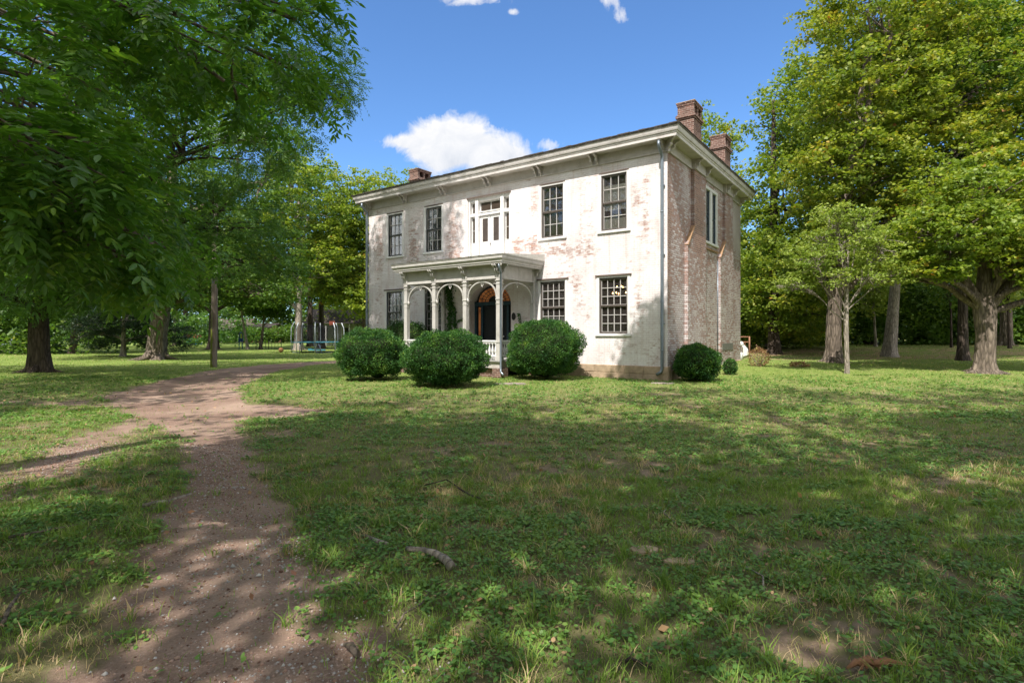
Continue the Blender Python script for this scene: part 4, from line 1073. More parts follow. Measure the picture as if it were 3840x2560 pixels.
# --- shade trees standing behind the photographer
for i, (x, y, lobes) in enumerate([
    (-9.5, -4.5, [(1.5, 0, 9.5, 4.2, 3.6, 2.4, 190), (5, 3, 12.5, 3.6, 3.6, 2.2, 185), (-4, 3, 9, 4.0, 4.0, 2.4, 90), (3, 6, 15, 4, 3.4, 2, 60)]),
    (1.5, -6.0, [(0, 2, 9, 4.8, 4.2, 2.6, 300), (3.5, 5, 12.5, 4.0, 3.4, 2.2, 185), (-3.5, 5, 12, 3.6, 3.4, 2.2, 175), (0, 9, 15, 4.6, 3.2, 1.8, 70), (-.6, 14.5, 16, 1.3, 1.0, .8, 120)]),
    (11.0, -3.5, [(0, 1, 9, 4.8, 4.4, 2.6, 300), (3.5, 3.5, 13, 4.2, 3.6, 2.2, 190), (-4, 3.5, 12, 3.8, 3.6, 2.2, 185), (0, 7, 15.5, 5, 3.2, 1.8, 85)]),
    (20.5, -1.5, [(0, 0, 9, 4.8, 4.6, 2.6, 300), (3, 4, 12, 4.2, 3.6, 2.2, 185), (-4, 3, 13, 4.0, 3.6, 2.2, 185), (0, 6, 15.5, 5, 3, 1.8, 95)])]):
    tree('shade_tree', x, y, [(0, 0, 0, .45), (.1, 0, 3, .36), (.2, .3, 7, .26), (.2, .5, 10, .12)], lobes, 'leaf_sun', 'bark_grey',
         ['shade tree behind the photographer beside the driveway', 'shade tree standing directly behind the photographer', 'shade tree behind the photographer, over the right lawn', 'shade tree behind the photographer at the far right'][i], group='shade trees behind the viewpoint', seed=200+i, L=.24, W=.17, per=30, cr=.75, flat=.4, gap=-.10, twigs=6, sublimb=False)

tree('shade_tree', -18.0, 6.0, [(0, 0, 0, .40), (.1, 0, 3, .34), (.2, .3, 8, .24), (.2, .5, 11, .10)],
     [(3.6, -.5, 12.5, 3.4, 3.4, 2.0, 110), (1, 4, 13, 4, 3.4, 2.0, 125), (-2, 9, 13, 4, 3.4, 2.2, 120), (5, 5.5, 13.8, 3.4, 3.0, 1.8, 95), (3.6, 9.5, 14.5, 3.2, 2.6, 1.6, 75)], 'leaf_mid', 'bark_grey',
     'shade tree left of the driveway, just outside the view', group='shade trees behind the viewpoint', seed=215, L=.24, W=.17, per=30, cr=.75, flat=.4, gap=.0, twigs=6, sublimb=False)
# --- big walnut on the left whose crown leans toward the house
tree('walnut_tree', -19.2, 22.4, [(0, 0, 0, .34), (.1, -.2, 2.6, .30), (.6, -.4, 6, .30), (1.6, -.8, 10, .20), (2.5, -1.2, 14, .09)],
     [(10.2, -2.9, 12.2, 3.0, 3.0, 2.6, 250, 7), (6.4, -3.2, 14.2, 4.6, 3.8, 4.2, 330, 9), (7.2, -2.4, 8.6, 3.9, 3.2, 2.4, 270, 5), (10.9, -3.9, 8.6, 1.5, 1.7, 1.7, 90, 6), (4.2, -5.4, 5.0, 3.0, 2.6, 1.5, 150, 4),
      (12.3, -2.4, 10.7, 1.5, 1.5, 1.1, 75, 7), (.5, -.8, 5.0, 4.2, 2.6, 2.0, 220, 4), (8.5, -1.4, 5.9, 2.4, 2.0, 1.3, 110, 5), (1, -2, 10, 5.0, 4.0, 4.0, 300, 8), (11.6, -3.6, 14.8, 2.5, 2.5, 2.0, 130, 10), (11.8, -4.6, 16.6, 3.0, 2.6, 1.5, 120, 12), (-.3, -.8, 3.1, 3.0, 2.0, .9, 130, 2.4), (-4.5, .5, 3.2, 3.2, 2.4, 1.2, 130, 2.6), (3.4, -.4, 3.7, 2.4, 2.0, 1.0, 90, 2.8), (8.3, -1.2, 4.5, 2.6, 2.0, .9, 90, 5)],
     'leaf_dark', 'bark_dark', 'large dark walnut tree at far left spreading over the driveway', seed=7, L=.34, W=(.125, .042), per=9, cr=.50, kind='pin', gap=-.12, twigs=30, limbr=.26)
tree('oak_tree', -21.1, 32.6, [(0, 0, 0, .50), (.1, 0, 1.6, .46), (.4, 0, 3.2, .42), (.8, 0, 7, .4), (1, 0, 12, .2)],
     [(2.4, 0, 8.0, 4.6, 3.6, 3.0, 260, 3.2), (-1, 0, 13.5, 6, 5, 6, 380, 6), (6, 1, 6.2, 3.2, 2.8, 2.0, 170, 3.5), (-5, 0, 8.5, 4.5, 3.6, 4.0, 260, 3), (1, -2, 5.4, 3.4, 2.2, 1.5, 130, 3), (6, 1, 12, 4, 4, 4.5, 220, 8), (-5.5, -1, 4.8, 4, 2.5, 1.6, 150, 3), (2.5, -1, 3.9, 3.2, 2.0, 1.0, 120, 3), (6.5, 0, 4.2, 2.6, 2.0, 1.0, 90, 3.2)],
     'leaf_mid', 'bark_grey', 'thick leaning oak trunk with flared roots left of the pole', seed=9, L=.19, W=.13, per=34, cr=.62, gap=-.1)
rr = np.random.default_rng(5)
def simple_tree(name, x, y, r0, H, lobes, leaf, bark, label, seed, group=None, lean=(0, 0), L=.2, W=.15, per=30, cr=.75, gap=-.1, **kw):
    lx, ly = lean
    return tree(name, x, y, [(0, 0, 0, r0), (lx*.3, ly*.3, H*.2, r0*.85), (lx*.7, ly*.7, H*.5, r0*.6), (lx, ly, H*.8, r0*.25)], lobes, leaf, bark, label, group=group, seed=seed, L=L, W=W, per=per, cr=cr, gap=gap, twigs=12, **kw)
G1 = 'trees across the far left lawn'
simple_tree('maple_tree', -28.1, 51.8, .40, 18, [(0, 0, 8, 5, 4, 3.6, 320), (-1, 0, 14, 6, 5, 5, 380), (4, 0, 5.8, 3, 3, 2, 200), (-4, 0, 5.6, 3, 2.6, 1.6, 120)], 'leaf_mid', 'bark_dark', 'dark double trunk standing just behind the utility pole', 21, G1, L=.26, W=.19)
simple_tree('ash_tree', -19.6, 50.5, .34, 18, [(1, 0, 13.5, 4.6, 4, 4.6, 400), (-3, 0, 10.5, 3.4, 3, 3.4, 260), (2.5, 0, 8.0, 3.0, 3, 2.6, 220), (-2.5, 0, 5.8, 2.6, 2.2, 1.4, 110), (-1, 1, 16.5, 3, 3, 2, 90)], 'leaf_sun', 'bark_pale', 'tall ash with a pale forked trunk behind the trampoline', 22, G1, L=.26, W=.19)
simple_tree('elm_tree', -19.8, 57, .30, 17, [(2, 0, 12, 4, 4, 5, 200), (1, 0, 7, 3.5, 3, 2.5, 110)], 'leaf_mid', 'bark_dark', 'elm trunk seen through the trampoline net', 23, G1, L=.28, W=.2)
simple_tree('maple_tree', -14.6, 54.5, .28, 17, [(0, -1, 9.0, 4.4, 3.5, 4.6, 460), (1.0, -1, 13.2, 3.8, 3.4, 4.2, 380), (1.5, -3, 4.9, 3.6, 2.4, 2.1, 240), (-2.5, -2, 5.6, 2.2, 2, 1.4, 70)], 'leaf_sun', 'bark_grey', 'bright leafy maple just left of the house corner', 24, G1, L=.25, W=.19)
simple_tree('maple_tree', -12.2, 62, .3, 20, [(0, 0, 14.8, 4.6, 4, 4.8, 400), (2.5, 0, 9.5, 4.5, 4, 5, 330)], 'leaf_sun', 'bark_grey', 'yellow-green treetop showing above the left end of the roof', 25, G1, L=.28, W=.21)
simple_tree('elm_tree', -23.5, 64, .3, 20, [(0, 0, 15, 5, 4, 5, 230), (3, 0, 10, 4, 4, 4, 150), (-4, 0, 9, 4, 4, 4, 130)], 'leaf_mid', 'bark_dark', 'tall elm behind the forked ash', 26, G1, L=.3, W=.22)
simple_tree('crepe_myrtle', -25.5, 53.1, .13, 7, [(0, 0, 5.2, 2.6, 2.4, 1.9, 130)], 'leaf_mid', 'bark_pale', 'slender twin-trunked tree leaning left of the play stand', 27, G1, (-.9, 0), L=.24, W=.17)
simple_tree('crepe_myrtle', -24.4, 53.3, .14, 6, [(0, 0, 4.9, 2.4, 2.2, 1.7, 110), (1.5, 0, 3.6, 1.2, 1, .9, 40)], 'leaf_mid', 'bark_grey', 'small forked tree by the low wire fence', 28, G1, (.5, 0), L=.24, W=.17)
simple_tree('elm_tree', -42.6, 69.6, .30, 16, [(0, 0, 9.5, 6, 5, 4.5, 200), (4, 0, 13, 5, 4, 4, 140)], 'leaf_mid', 'bark_dark', 'distant dark trunk right of the big oak', 29, G1, L=.34, W=.26)
simple_tree('elm_tree', -48.2, 81, .34, 17, [(0, 0, 9.5, 6.5, 5, 4.5, 190), (4, 0, 14, 5, 4, 4, 130)], 'leaf_sun', 'bark_dark', 'farthest slim trunk on the left lawn', 30, G1, L=.38, W=.28)
simple_tree('hackberry_tree', -33.6, 42, .22, 13, [(0, 0, 8, 5.5, 4, 4, 230), (-5, 0, 6.5, 4.5, 4, 3.2, 150), (2, 0, 13, 5, 4, 4, 180)], 'leaf_mid', 'bark_dark', 'forked dark trunk between the walnut and the oak', 31, G1, (.8, 0), L=.24, W=.17)
simple_tree('hackberry_tree', -44, 46, .35, 16, [(0, 0, 9, 6, 5, 5, 230), (5, 0, 14, 5, 4, 5, 180), (4, -2, 4.5, 3.5, 2, 1.6, 80)], 'leaf_mid', 'bark_grey', 'tree at the far left edge behind the grey pipe', 32, G1, L=.26, W=.19)
simple_tree('redcedar', -25.8, 36.5, .16, 4.5, [(0, .4, 3.2, 2.5, 1.8, 2.4, 200), (2.3, .6, 1.6, 2.2, 1.5, 1.3, 120), (-2.3, .6, 1.8, 2.0, 1.5, 1.4, 110)], 'leaf_cedar', 'bark_pale', 'low dark evergreen with a reddish stem left of the oak', 33, G1, L=.17, W=.05, per=60, cr=.5, droop=.1)
# --- right side
G2 = 'trees on the right lawn'
tree('maple_tree', 17.7, 20.6, [(0, 0, 0, .31), (.05, 0, 1.4, .29), (.0, 0, 2.3, .33), (.1, .1, 4, .18), (.2, .3, 7.2, .03)],
     [(-1.6, 0, 5.3, 2.3, 2.2, 1.2, 220, 2.2), (1.8, -.2, 4.6, 2.2, 2.0, 1.2, 190, 2.2), (.0, .3, 6.8, 2.4, 2.2, 1.3, 200, 3.5), (-3.2, .6, 4.2, 1.3, 1.4, .7, 45, 2.3), (3.6, 0, 5.6, 2.6, 2.2, 1.5, 110, 3), (.4, -.8, 4.6, 1.8, 1.2, .8, 50, 2.6), (3.4, 0, 3.1, 1.4, 1.2, .6, 60, 2.2), (1.4, -.9, 3.5, 1.2, .8, .5, 40, 2.6), (-2.2, -.5, 3.9, 1.3, 1.0, .6, 50, 2.4)],
     'leaf_sun', 'bark_grey', 'stout low-branching maple at the right with gnarled pale bark', group=G2, seed=41, L=.15, W=.125, per=34, cr=.42, flat=.3, gap=-.12, limbr=.5)
tree('dogwood_tree', 12.42, 20.35, [(0, 0, 0, .085), (-.02, 0, 1.1, .075), (-.05, 0, 2.0, .085), (0, 0, 3.4, .05), (.05, 0, 5, .02)],
     [(-.2, 0, 5.0, 1.4, 1.4, .9, 85, 2.6), (-1.4, 0, 4.3, 1.0, 1.1, .7, 48, 2.0), (1.3, 0, 4.5, 1.0, 1.1, .8, 50, 2.4), (-.5, 0, 5.9, .8, .9, .5, 30, 3), (.5, 0, 5.6, .8, .9, .5, 28, 3), (-1.9, .2, 3.4, .75, .8, .4, 26, 1.9), (1.8, 0, 3.6, .7, .8, .4, 24, 2.3), (.6, -.3, 3.6, .8, .8, .4, 22, 2.4), (-.7, -.3, 3.5, .8, .8, .35, 20, 2.2)],
     'leaf_lime', 'bark_pale', 'slender young dogwood with pale branches in front of a thick trunk', group=G2, seed=42, L=.105, W=.07, per=30, cr=.30, flat=.34, gap=-.25, flare=1.15, limbr=.14, twigs=44, nside=6)
tree('sugar_maple', 14.6, 24.9, [(0, 0, 0, .32), (0, 0, 2.0, .28), (.2, 0, 5, .24), (.8, 0, 9, .18), (1.5, 0, 14, .09)],
     [(-.3, .8, 5.2, 2.2, 2.2, 1.7, 230, 2.6), (.6, -.2, 8.4, 2.9, 2.6, 2.0, 330, 4), (1.7, 0, 12.0, 3.4, 3.0, 2.6, 420, 7), (2.5, 0, 16.2, 3.6, 3.2, 2.8, 380, 9), (4.6, -.3, 9.0, 3.4, 2.8, 2.6, 320, 5), (2.6, -.5, 5.9, 2.6, 2.2, 1.5, 190, 3), (6.5, 0, 13, 3.4, 3, 3, 260, 8), (5, 0, 5.8, 2.6, 2.2, 1.4, 140, 3)],
     'leaf_gold', 'bark_grey', 'thick forked trunk right behind the dogwood, tall crown above', group=G2, seed=43, L=.17, W=.14, per=34, cr=.5, flat=.32, gap=.10, limbr=.55)
tree('oak_tree', 20.6, 30.0, [(0, 0, 0, .28), (.25, 0, 3, .24), (.7, 0, 8, .18), (1.2, 0, 14, .12)],
     [(0, 1, 13, 4.6, 3.6, 4.6, 430, 7), (4, 1, 17, 4.6, 3.6, 3.6, 340, 10), (-1, 1, 7.0, 3.6, 3, 2.2, 260, 4), (5, 0, 9, 3.6, 3, 3, 260, 6), (0, 0, 18.5, 4, 3, 3, 200, 10)],
     'leaf_sun', 'bark_pale', 'mottled leaning trunk on the leafy bank, middle of the right lawn', group=G2, seed=44, L=.2, W=.16, per=32, cr=.58, flat=.32, gap=.10, limbr=.5)
tree('oak_tree', 21.4, 26.1, [(0, 0, 0, .20), (.0, 0, 2.6, .18), (-.1, 0, 8, .15), (0, 0, 14, .1)],
     [(-1.5, 0, 14.5, 3.6, 3.2, 3.6, 240, 8), (2.5, 0, 12, 4.2, 3.4, 4.2, 320, 6), (1, 0, 7.5, 3.6, 3, 2.0, 240, 4), (3, 0, 17, 3.6, 3, 3, 200, 9)],
     'leaf_mid', 'bark_dark', 'dark upright trunk just left of the stout maple', group=G2, seed=45, L=.18, W=.15, per=32, cr=.55, flat=.32, gap=.10, limbr=.5)
simple_tree('elm_tree', 15.7, 33.0, .30, 19, [(.1, 0, 4.2, 2.6, 2.4, 3.0, 380), (2.6, .5, 2.6, 2.2, 1.8, 1.9, 150), (.8, 0, 9.5, 2.7, 2.6, 3.4, 330), (2, 0, 14.5, 3.2, 3, 3.6, 330)], 'leaf_sun', 'bark_dark', 'tree behind the back corner of the house, foliage down to the grass', 46, G2)
simple_tree('elm_tree', 17.3, 46.0, .32, 22, [(-.8, 0, 17.0, 2.2, 2.2, 2.4, 120), (-1.0, 0, 13.5, 3.0, 3, 3.2, 160), (1, 0, 9.5, 3.2, 3, 3.6, 150)], 'leaf_sun', 'bark_grey', 'treetop rising behind the rear chimney', 47, G2, L=.24, W=.19)
simple_tree('elm_tree', 28, 43, .34, 20, [(0, 0, 10, 6, 5, 6, 330), (-3, 0, 17, 5, 4, 5, 230)], 'leaf_mid', 'bark_dark', 'shaded elm at the wood edge behind the mottled trunk', 48, G2, L=.26, W=.2, flat=.3)
simple_tree('elm_tree', 36, 40, .34, 22, [(0, 0, 11, 6, 5, 7, 350), (-3, 0, 19, 5, 4, 5, 230)], 'leaf_sun', 'bark_grey', 'tall elm at the right edge of the wood', 49, G2, L=.26, W=.2)
simple_tree('elm_tree', 29, 30, .30, 18, [(0, 0, 11, 4.6, 4, 4.6, 420), (-1, 0, 17, 4.6, 4, 4, 340), (0, 0, 5.8, 3.6, 3, 2, 240)], 'leaf_sun', 'bark_pale', 'pale-limbed tree cut by the right edge behind the stout maple', 50, G2, L=.2, W=.16)

for i, (x, y, h) in enumerate([(17.8, 38.5, 7), (21.5, 39.5, 8), (25.5, 38.5, 6), (30, 37.5, 8), (23.3, 40.3, 9), (33.5, 37, 7), (19.8, 40.3, 8)]):
    simple_tree('sapling', x, y, .07+.01*(i % 3), h, [(.2, 0, h*.72, 1.3, 1.2, h*.22, 50), (-.3, 0, h*.5, .9, .9, h*.15, 24)], ('leaf_mid', 'leaf_sun', 'leaf_lime')[i % 3], 'bark_dark' if i % 2 else 'bark_pale',
        ['thin sapling at the wood edge nearest the house', 'sapling at the wood edge between the two maples', 'short sapling just left of the dark upright trunk', 'tall sapling behind the stout maple', 'tallest sapling in the middle of the wood edge', 'rightmost sapling at the wood edge', 'second sapling from the house along the wood edge'][i], 600+i, 'saplings along the wood edge', (.3*math.sin(i*2), 0), L=.2, W=.15)
# --- woods far off that read as one mass
def woods(name, xr, yr, zf, n, leaf, seed, L, label, per=26, cr=1.3):
    r = np.random.default_rng(seed); x = r.uniform(*xr, n); y = r.uniform(*yr, n)
    top = zf*(1+.25*sn(np.stack([x, y], -1), 9, seed)); z = gh(x, y)+top*r.uniform(0, 1, n)**.8+.2
    C = np.stack([x, y, z], -1); v, f, a = cloud(C, per, cr, .55, L, L*.72, r, .25, .7, .2*sn(C, 4, seed+3))
    return tag(mesh_np(name, v, f, M[leaf], None, {'rnd': ('FACE', a)}), label, 'woodland', kind='stuff')
woods('woodland', (14, 75), (45, 56), 9, 6500, 'leaf_sun', 301, .34, 'dense dark wood edge beyond the right lawn')
woods('thicket', (13, 22), (35.5, 38.5), 3.6, 700, 'leaf_sun', 310, .22, 'sunlit thicket between the house corner and the wood', 26, .7)
woods('undergrowth', (12, 62), (41, 45), 4.2, 5200, 'leaf_mid', 302, .24, 'low dark undergrowth along the foot of the right wood', 26, .7)
woods('far_woodland', (-110, 20), (96, 112), 15, 5200, 'leaf_mid', 303, .6, 'hazy far wood closing the left lawn', 24, 2.2)
woods('shrubbery', (-62, -30), (56, 66), 3.4, 700, 'leaf_dark', 304, .3, 'dark shrubbery across the back of the left lawn', 24, .9)
woods('understory', (-66, -30), (40, 47), 6.5, 1800, 'leaf_mid', 309, .3, 'dense dark understory at the far left behind the trunks', 26, .9)
woods('hedge_bank', (-24, -8), (66, 74), 6, 500, 'leaf_sun', 305, .34, 'leafy bank between the white outbuilding and the far wood', 24, 1.2)

woods('grove', (-45, 45), (-42, -26), 11, 3000, 'leaf_mid', 306, .75, 'grove closing the view behind the photographer', 22, 2.4)
woods('west_grove', (-62, -27), (-22, 15), 14, 2600, 'leaf_mid', 308, .7, 'grove left of the driveway, outside the view', 22, 2.2)
woods('low_brush', (-60, -22), (84, 88), 2.0, 900, 'leaf_mid', 307, .35, 'low brush in front of the far houses', 22, .9)
# --- clipped boxwoods and small shrubs
def shrub(name, x, y, rx, h, label, leaf='leaf_box', n=15000, L=.047, W=.028, seed=1, group='round boxwoods along the front of the house', squash=1.0, core=True, lump=.10):
    r = np.random.default_rng(seed); z = ghs(x, y)-.05
    t = empty(name, (x, y, z)); tag(t, label, 'bush', group)
    d = unit(r.normal(size=(n*5//4, 3))); d = d[d[:, 2] > -.78][:n]; n = len(d)
    def surf(d):
        pw = np.clip(1-np.abs(d[:, 2])**2.6*.10, .5, 1)
        f = 1+lump*1.3*sn(d, 1.1, seed)+lump*.8*sn(d, .38, seed+1)+lump*.35*sn(d, .16, seed+2)
        P = d*np.array([rx, rx*squash, h*.52])*(f*pw)[:, None]; P[:, :2] *= (1+.08*(d[:, 2:3] < 0)*d[:, 2:3]); P[:, 2] += h*.50; return P
    P = surf(d)*1.0; depth = r.uniform(0, 1, (n, 1))**2; c = np.array([0, 0, h*.5]); P = c+(P-c)*(1.02-.16*depth+np.where(r.uniform(size=(n, 1)) < .05, r.uniform(0, .07, (n, 1)), 0))
    k = P[:, 2] > .02; P, d = P[k], d[k]; n = len(P)
    A = unit(d+r.normal(0, .65, (n, 3))+np.array([0, 0, .35])); N = unit(d*.6+r.normal(0, .6, (n, 3))+np.array([0, 0, .5])); s = r.uniform(.6, 1.3, n)
    V, F = leaf_quads(P, A, N, L*s, W*s)
    a = np.clip(.36+.42*sn(d, .5, seed+7)+r.normal(0, .17, n), 0, 1)
    mesh_np('foliage', V, F, M[leaf], t, {'rnd': ('FACE', a)})
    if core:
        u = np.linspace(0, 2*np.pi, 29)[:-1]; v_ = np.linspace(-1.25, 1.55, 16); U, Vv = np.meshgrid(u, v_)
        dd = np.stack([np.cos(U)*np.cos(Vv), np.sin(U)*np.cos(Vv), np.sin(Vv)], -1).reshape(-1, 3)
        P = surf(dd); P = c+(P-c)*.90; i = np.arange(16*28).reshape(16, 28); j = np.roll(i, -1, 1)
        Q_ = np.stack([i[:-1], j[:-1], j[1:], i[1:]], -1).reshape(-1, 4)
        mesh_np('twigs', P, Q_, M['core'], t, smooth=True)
    else:
        b = MB()
        for k in range(26):
            a_ = r.uniform(0, 6.28); e = P[r.integers(n)]; b.tube([(math.cos(a_)*.03, math.sin(a_)*.03, 0), tuple(e*.55+np.array([0, 0, .02])), tuple(e)], [.010, .006, .003], 4)
        b.build('twigs', M['bark_pale'], t)
    return t
shrub('boxwood_bush', -4.72, 18.6, 1.17, 1.78, 'wide round boxwood at the left end of the porch', seed=401, n=34000)
shrub('boxwood_bush', -1.98, 16.25, 1.20, 1.70, 'nearest round boxwood, in front of the porch railing', seed=402, n=38000)
shrub('boxwood_bush', 1.13, 18.95, 1.28, 2.06, 'tallest round boxwood right of the porch', seed=403, n=42000)
shrub('boxwood_bush', -4.62, 24.0, 1.05, 2.15, 'dark boxwood tucked against the wall behind the porch corner', seed=404, n=14000)
shrub('boxwood_bush', 6.10, 18.15, .72, 1.28, 'small round boxwood at the house corner by the downpipe', seed=405, n=15000, L=.05, W=.028)
shrub('boxwood_bush', 8.03, 20.2, .24, .64, 'tiny patchy boxwood beside the chimney breast', seed=406, n=1700, group=None)
shrub('dry_bush', 10.3, 22.9, .36, .78, 'brown half-dead shrub off the back corner of the house', 'leaf_brown', 1500, .06, .03, 407, None, core=False, lump=.2)
shrub('small_plant', 11.95, 22.9, .28, .22, 'low yellowing plant on the lawn left of the dogwood', 'leaf_brown', 420, .09, .045, 408, None, core=False, lump=.25)
shrub('hedge', -14.6, 49, .95, 1.15, 'small clipped hedge behind the left boxwood, right of the trampoline', 'leaf_box', 3500, .12, .08, 409, None, 1.2)
# ivy on the porch wall
def ivy(paths, label, seed):
    t = empty('ivy', house.matrix_world @ Vector((paths[0][0][0], -.02, paths[0][0][1])), TH); tag(t, label, 'vine'); r = np.random.default_rng(seed)
    ox, oz = paths[0][0][:2]; Vv = []; b = MB()
    for path in paths:
        for (xa, za, wa), (xb, zb, wb) in zip(path[:-1], path[1:]):
            n = int(260*math.hypot(xb-xa, zb-za)*(wa+wb)/.3)+10; f = r.uniform(0, 1, n)
            P = np.stack([xa+(xb-xa)*f+r.normal(0, 1, n)*(wa+(wb-wa)*f)*.5-ox, -np.abs(r.normal(.04, .05, n)), za+(zb-za)*f+r.normal(0, 1, n)*(wa+(wb-wa)*f)*.3-oz], -1)
            A = unit(r.normal(size=(n, 3))+np.array([0, -.3, -.8])); N = unit(r.normal(0, .5, (n, 3))+np.array([0, -1, .4])); s = r.uniform(.6, 1.2, n)
            v, f_ = leaf_quads(P, A, N, .085*s, .075*s); Vv.append((v, f_, np.clip(r.normal(.35, .2, n), 0, 1)))
            b.tube([(xa-ox, -.012, za-oz), ((xa+xb)/2-ox+.02, -.015, (za+zb)/2-oz), (xb-ox, -.012, zb-oz)], .012, 5)
    v, f_, a = join(Vv); mesh_np('ivy_leaves', v, f_, M['leaf_box'], t, {'rnd': ('FACE', a)}); b.build('stem', M['bark_dark'], t)
ivy([[(-9.72, .7, .3), (-9.66, 1.8, .22), (-9.62, 2.8, .20), (-9.70, 3.4, .24), (-9.72, 3.85, .22)], [(-9.6, 2.9, .05), (-9.35, 2.6, .08), (-9.38, 2.1, .08), (-9.3, 1.6, .1)], [(-9.45, 1.9, .06), (-9.1, 2.15, .06), (-8.88, 2.12, .05), (-8.8, 2.45, .03)], [(-9.5, 1.4, .2), (-9.0, 1.15, .2)]],
    'dark ivy climbing the porch wall between the window and the arched door', 501)
ivy([[(-6.2, 1.1, .15), (-6.1, 1.5, .12), (-5.92, 1.9, .03), (-5.95, 2.25, .03), (-6.02, 2.38, .02)]], 'thin ivy strand on the wall below the plaque right of the door', 502)
# ------------------------------------------------------------------ things on the lawn
def gz(x, y): return ghs(x, y)
# utility pole
x, y = -13.9, 25.6
t = empty('utility_pole', (x, y, gz(x, y))); tag(t, 'weathered wooden utility pole beside the driveway bend, mossy near the base', 'utility pole')
def mat_pole():
    n = NT('pole_wood'); c = n.coord('Object'); k = n.noise(n.coord('Object', (1, 1, .12)), 14, 5)
    col = n.ramp(k, [(.3, (.14, .11, .085)), (.7, (.30, .25, .21))]); sx = n.n('ShaderNodeSeparateXYZ'); n.l(c, sx.inputs[0])
    m1 = n.ramp(n.math('ADD', sx.outputs[2], n.math('MULTIPLY', n.noise(c, 3, 4), 2.5)), [(.0, .0), (.35, 1.0)])
    m2 = n.ramp(n.math('SUBTRACT', n.math('ADD', sx.outputs[2], n.math('MULTIPLY', n.noise(c, 3, 4), 2.5)), 3.0), [(.0, 1.0), (.9, .0)])
    s_ = n.ramp(n.math('ADD', n.math('MULTIPLY', sx.outputs[0], -5.0), n.noise(c, 4, 3)), [(.3, 0.0), (.6, 1.0)])
    col = n.mix(n.math('MULTIPLY', n.math('MULTIPLY', m1, m2), s_), col, (.14, .17, .02))
    return n.done(n.princ(col, .9, .15, n.bump(k, .6, .02)))
MB().tube([(0, 0, -.4), (0, 0, 0), (.05, 0, 4), (.085, 0, 7.6)], [.155, .15, .13, .105], 14).build('pole', mat_pole(), t)
MB().box(-.02+.05, .02+.05, -.17, -.13, 3.9, 4.2).build('tag_plate', M['steel'], t)
MB().tube([(.085, -.1, 7.3), (-5, 6, 6.9), (-12, 14, 7.4)], .012, 5).build('wire', M['iron'], t)

# fallen branches and twigs
def stick(name, pts, r0, r1, label, bark='bark_grey', seed=0, side=()):
    p0 = pts[0]; t = MB(); P = [(x-p0[0], y-p0[1], gz(x, y)-gz(*p0[:2])+h) for x, y, h in pts]
    t.tube(P, list(np.linspace(r0, r1, len(P))), 9)
    for s in side: t.tube([(x-p0[0], y-p0[1], gz(x, y)-gz(*p0[:2])+h) for x, y, h in s], [r1*.8]+[r1*.5]*(len(s)-1), 6)
    o = t.build(name, M[bark]); o.location = (p0[0], p0[1], gz(*p0[:2])); tag(o, label, 'stick'); return o
stick('fallen_branch', [(-.40, 3.62, .035), (-.45, 3.72, .045), (-.53, 3.81, .05), (-.63, 3.89, .045), (-.76, 3.96, .03)], .032, .018, 'thick curved fallen branch on the near lawn, barkless and grey', 'bark_pale')
stick('fallen_branch', [(-.92, 4.06, .03), (-1.02, 4.15, .03), (-1.16, 4.30, .025)], .017, .012, 'short thin branch piece just beyond the thick curved one', 'bark_pale')
stick('fallen_twig', [(-.30, 5.23, .035), (-.40, 5.33, .04), (-.52, 5.52, .045), (-.60, 5.68, .05), (-.70, 5.86, .05), (-.80, 5.78, .045), (-.95, 5.72, .03)], .010, .005, 'bent dark twig lying on the lawn beyond the branch', 'bark_dark')
stick('fallen_branch', [(-3.36, 5.0, .02), (-3.28, 5.08, .025), (-3.2, 5.13, .02), (-3.12, 5.34, .02)], .018, .009, 'pale stick lying across the wheel track', 'bark_pale')
stick('fallen_twig', [(-3.85, 4.2, .03), (-3.72, 4.32, .035), (-3.55, 4.5, .03)], .012, .007, 'pale twig in the grass strip at the left edge')
stick('fallen_twig', [(-2.78, 3.0, .03), (-2.88, 3.15, .04), (-3.0, 3.35, .03)], .013, .008, 'straight twig at the lower left edge of the grass strip')
stick('fallen_twig', [(.46, 2.57, .03), (.57, 2.64, .035), (.66, 2.58, .02)], .012, .006, 'dark forked twig at the bottom middle', 'bark_dark', side=[[(.56, 2.63, .035), (.60, 2.72, .03)]])
stick('fallen_twig', [(-.62, 2.9, .02), (-.60, 3.05, .03), (-.52, 3.15, .03), (-.5, 3.3, .02)], .006, .004, 'thin curved twig at the edge of the gravel', 'bark_grey')
stick('fallen_twig', [(1.35, 4.55, .03), (1.30, 4.72, .06), (1.36, 4.85, .04)], .007, .004, 'short pale twig standing up in the middle lawn', 'bark_pale')
stick('fallen_twig', [(1.55, 3.38, .02), (1.62, 3.55, .04), (1.58, 3.72, .03)], .007, .004, 'pale twig beside the bare soil patches', 'bark_pale')
o = MB().tube([(0, 0, .012), (.05, .008, .022), (.10, .0, .018), (.14, -.01, .008)], [.012, .02, .018, .006], 7).build('wood_chunk', M['bark_grey']); o.location = (-.85, 2.80, gz(-.85, 2.8)); o.rotation_euler = (.1, .0, -.8); tag(o, 'split wood chunk at the edge of the driveway', 'wood')
b = MB()
rr = random.Random(3)
for i in range(7):
    a = i*.03; b.tube([(a*1.0-.08, rr.uniform(-.02, .02), .01), (a*.8-.03, rr.uniform(-.03, .03), .035), (a*1.3, rr.uniform(-.02, .02), .012)], [.006, .016, .004], 5)
o = b.build('bark_strip', simple('dry_bark', (.30, .15, .08), .9)); o.location = (1.66, 2.60, gz(1.66, 2.6)+.01); tag(o, 'curled reddish bark strip at the bottom right of the lawn', 'bark')
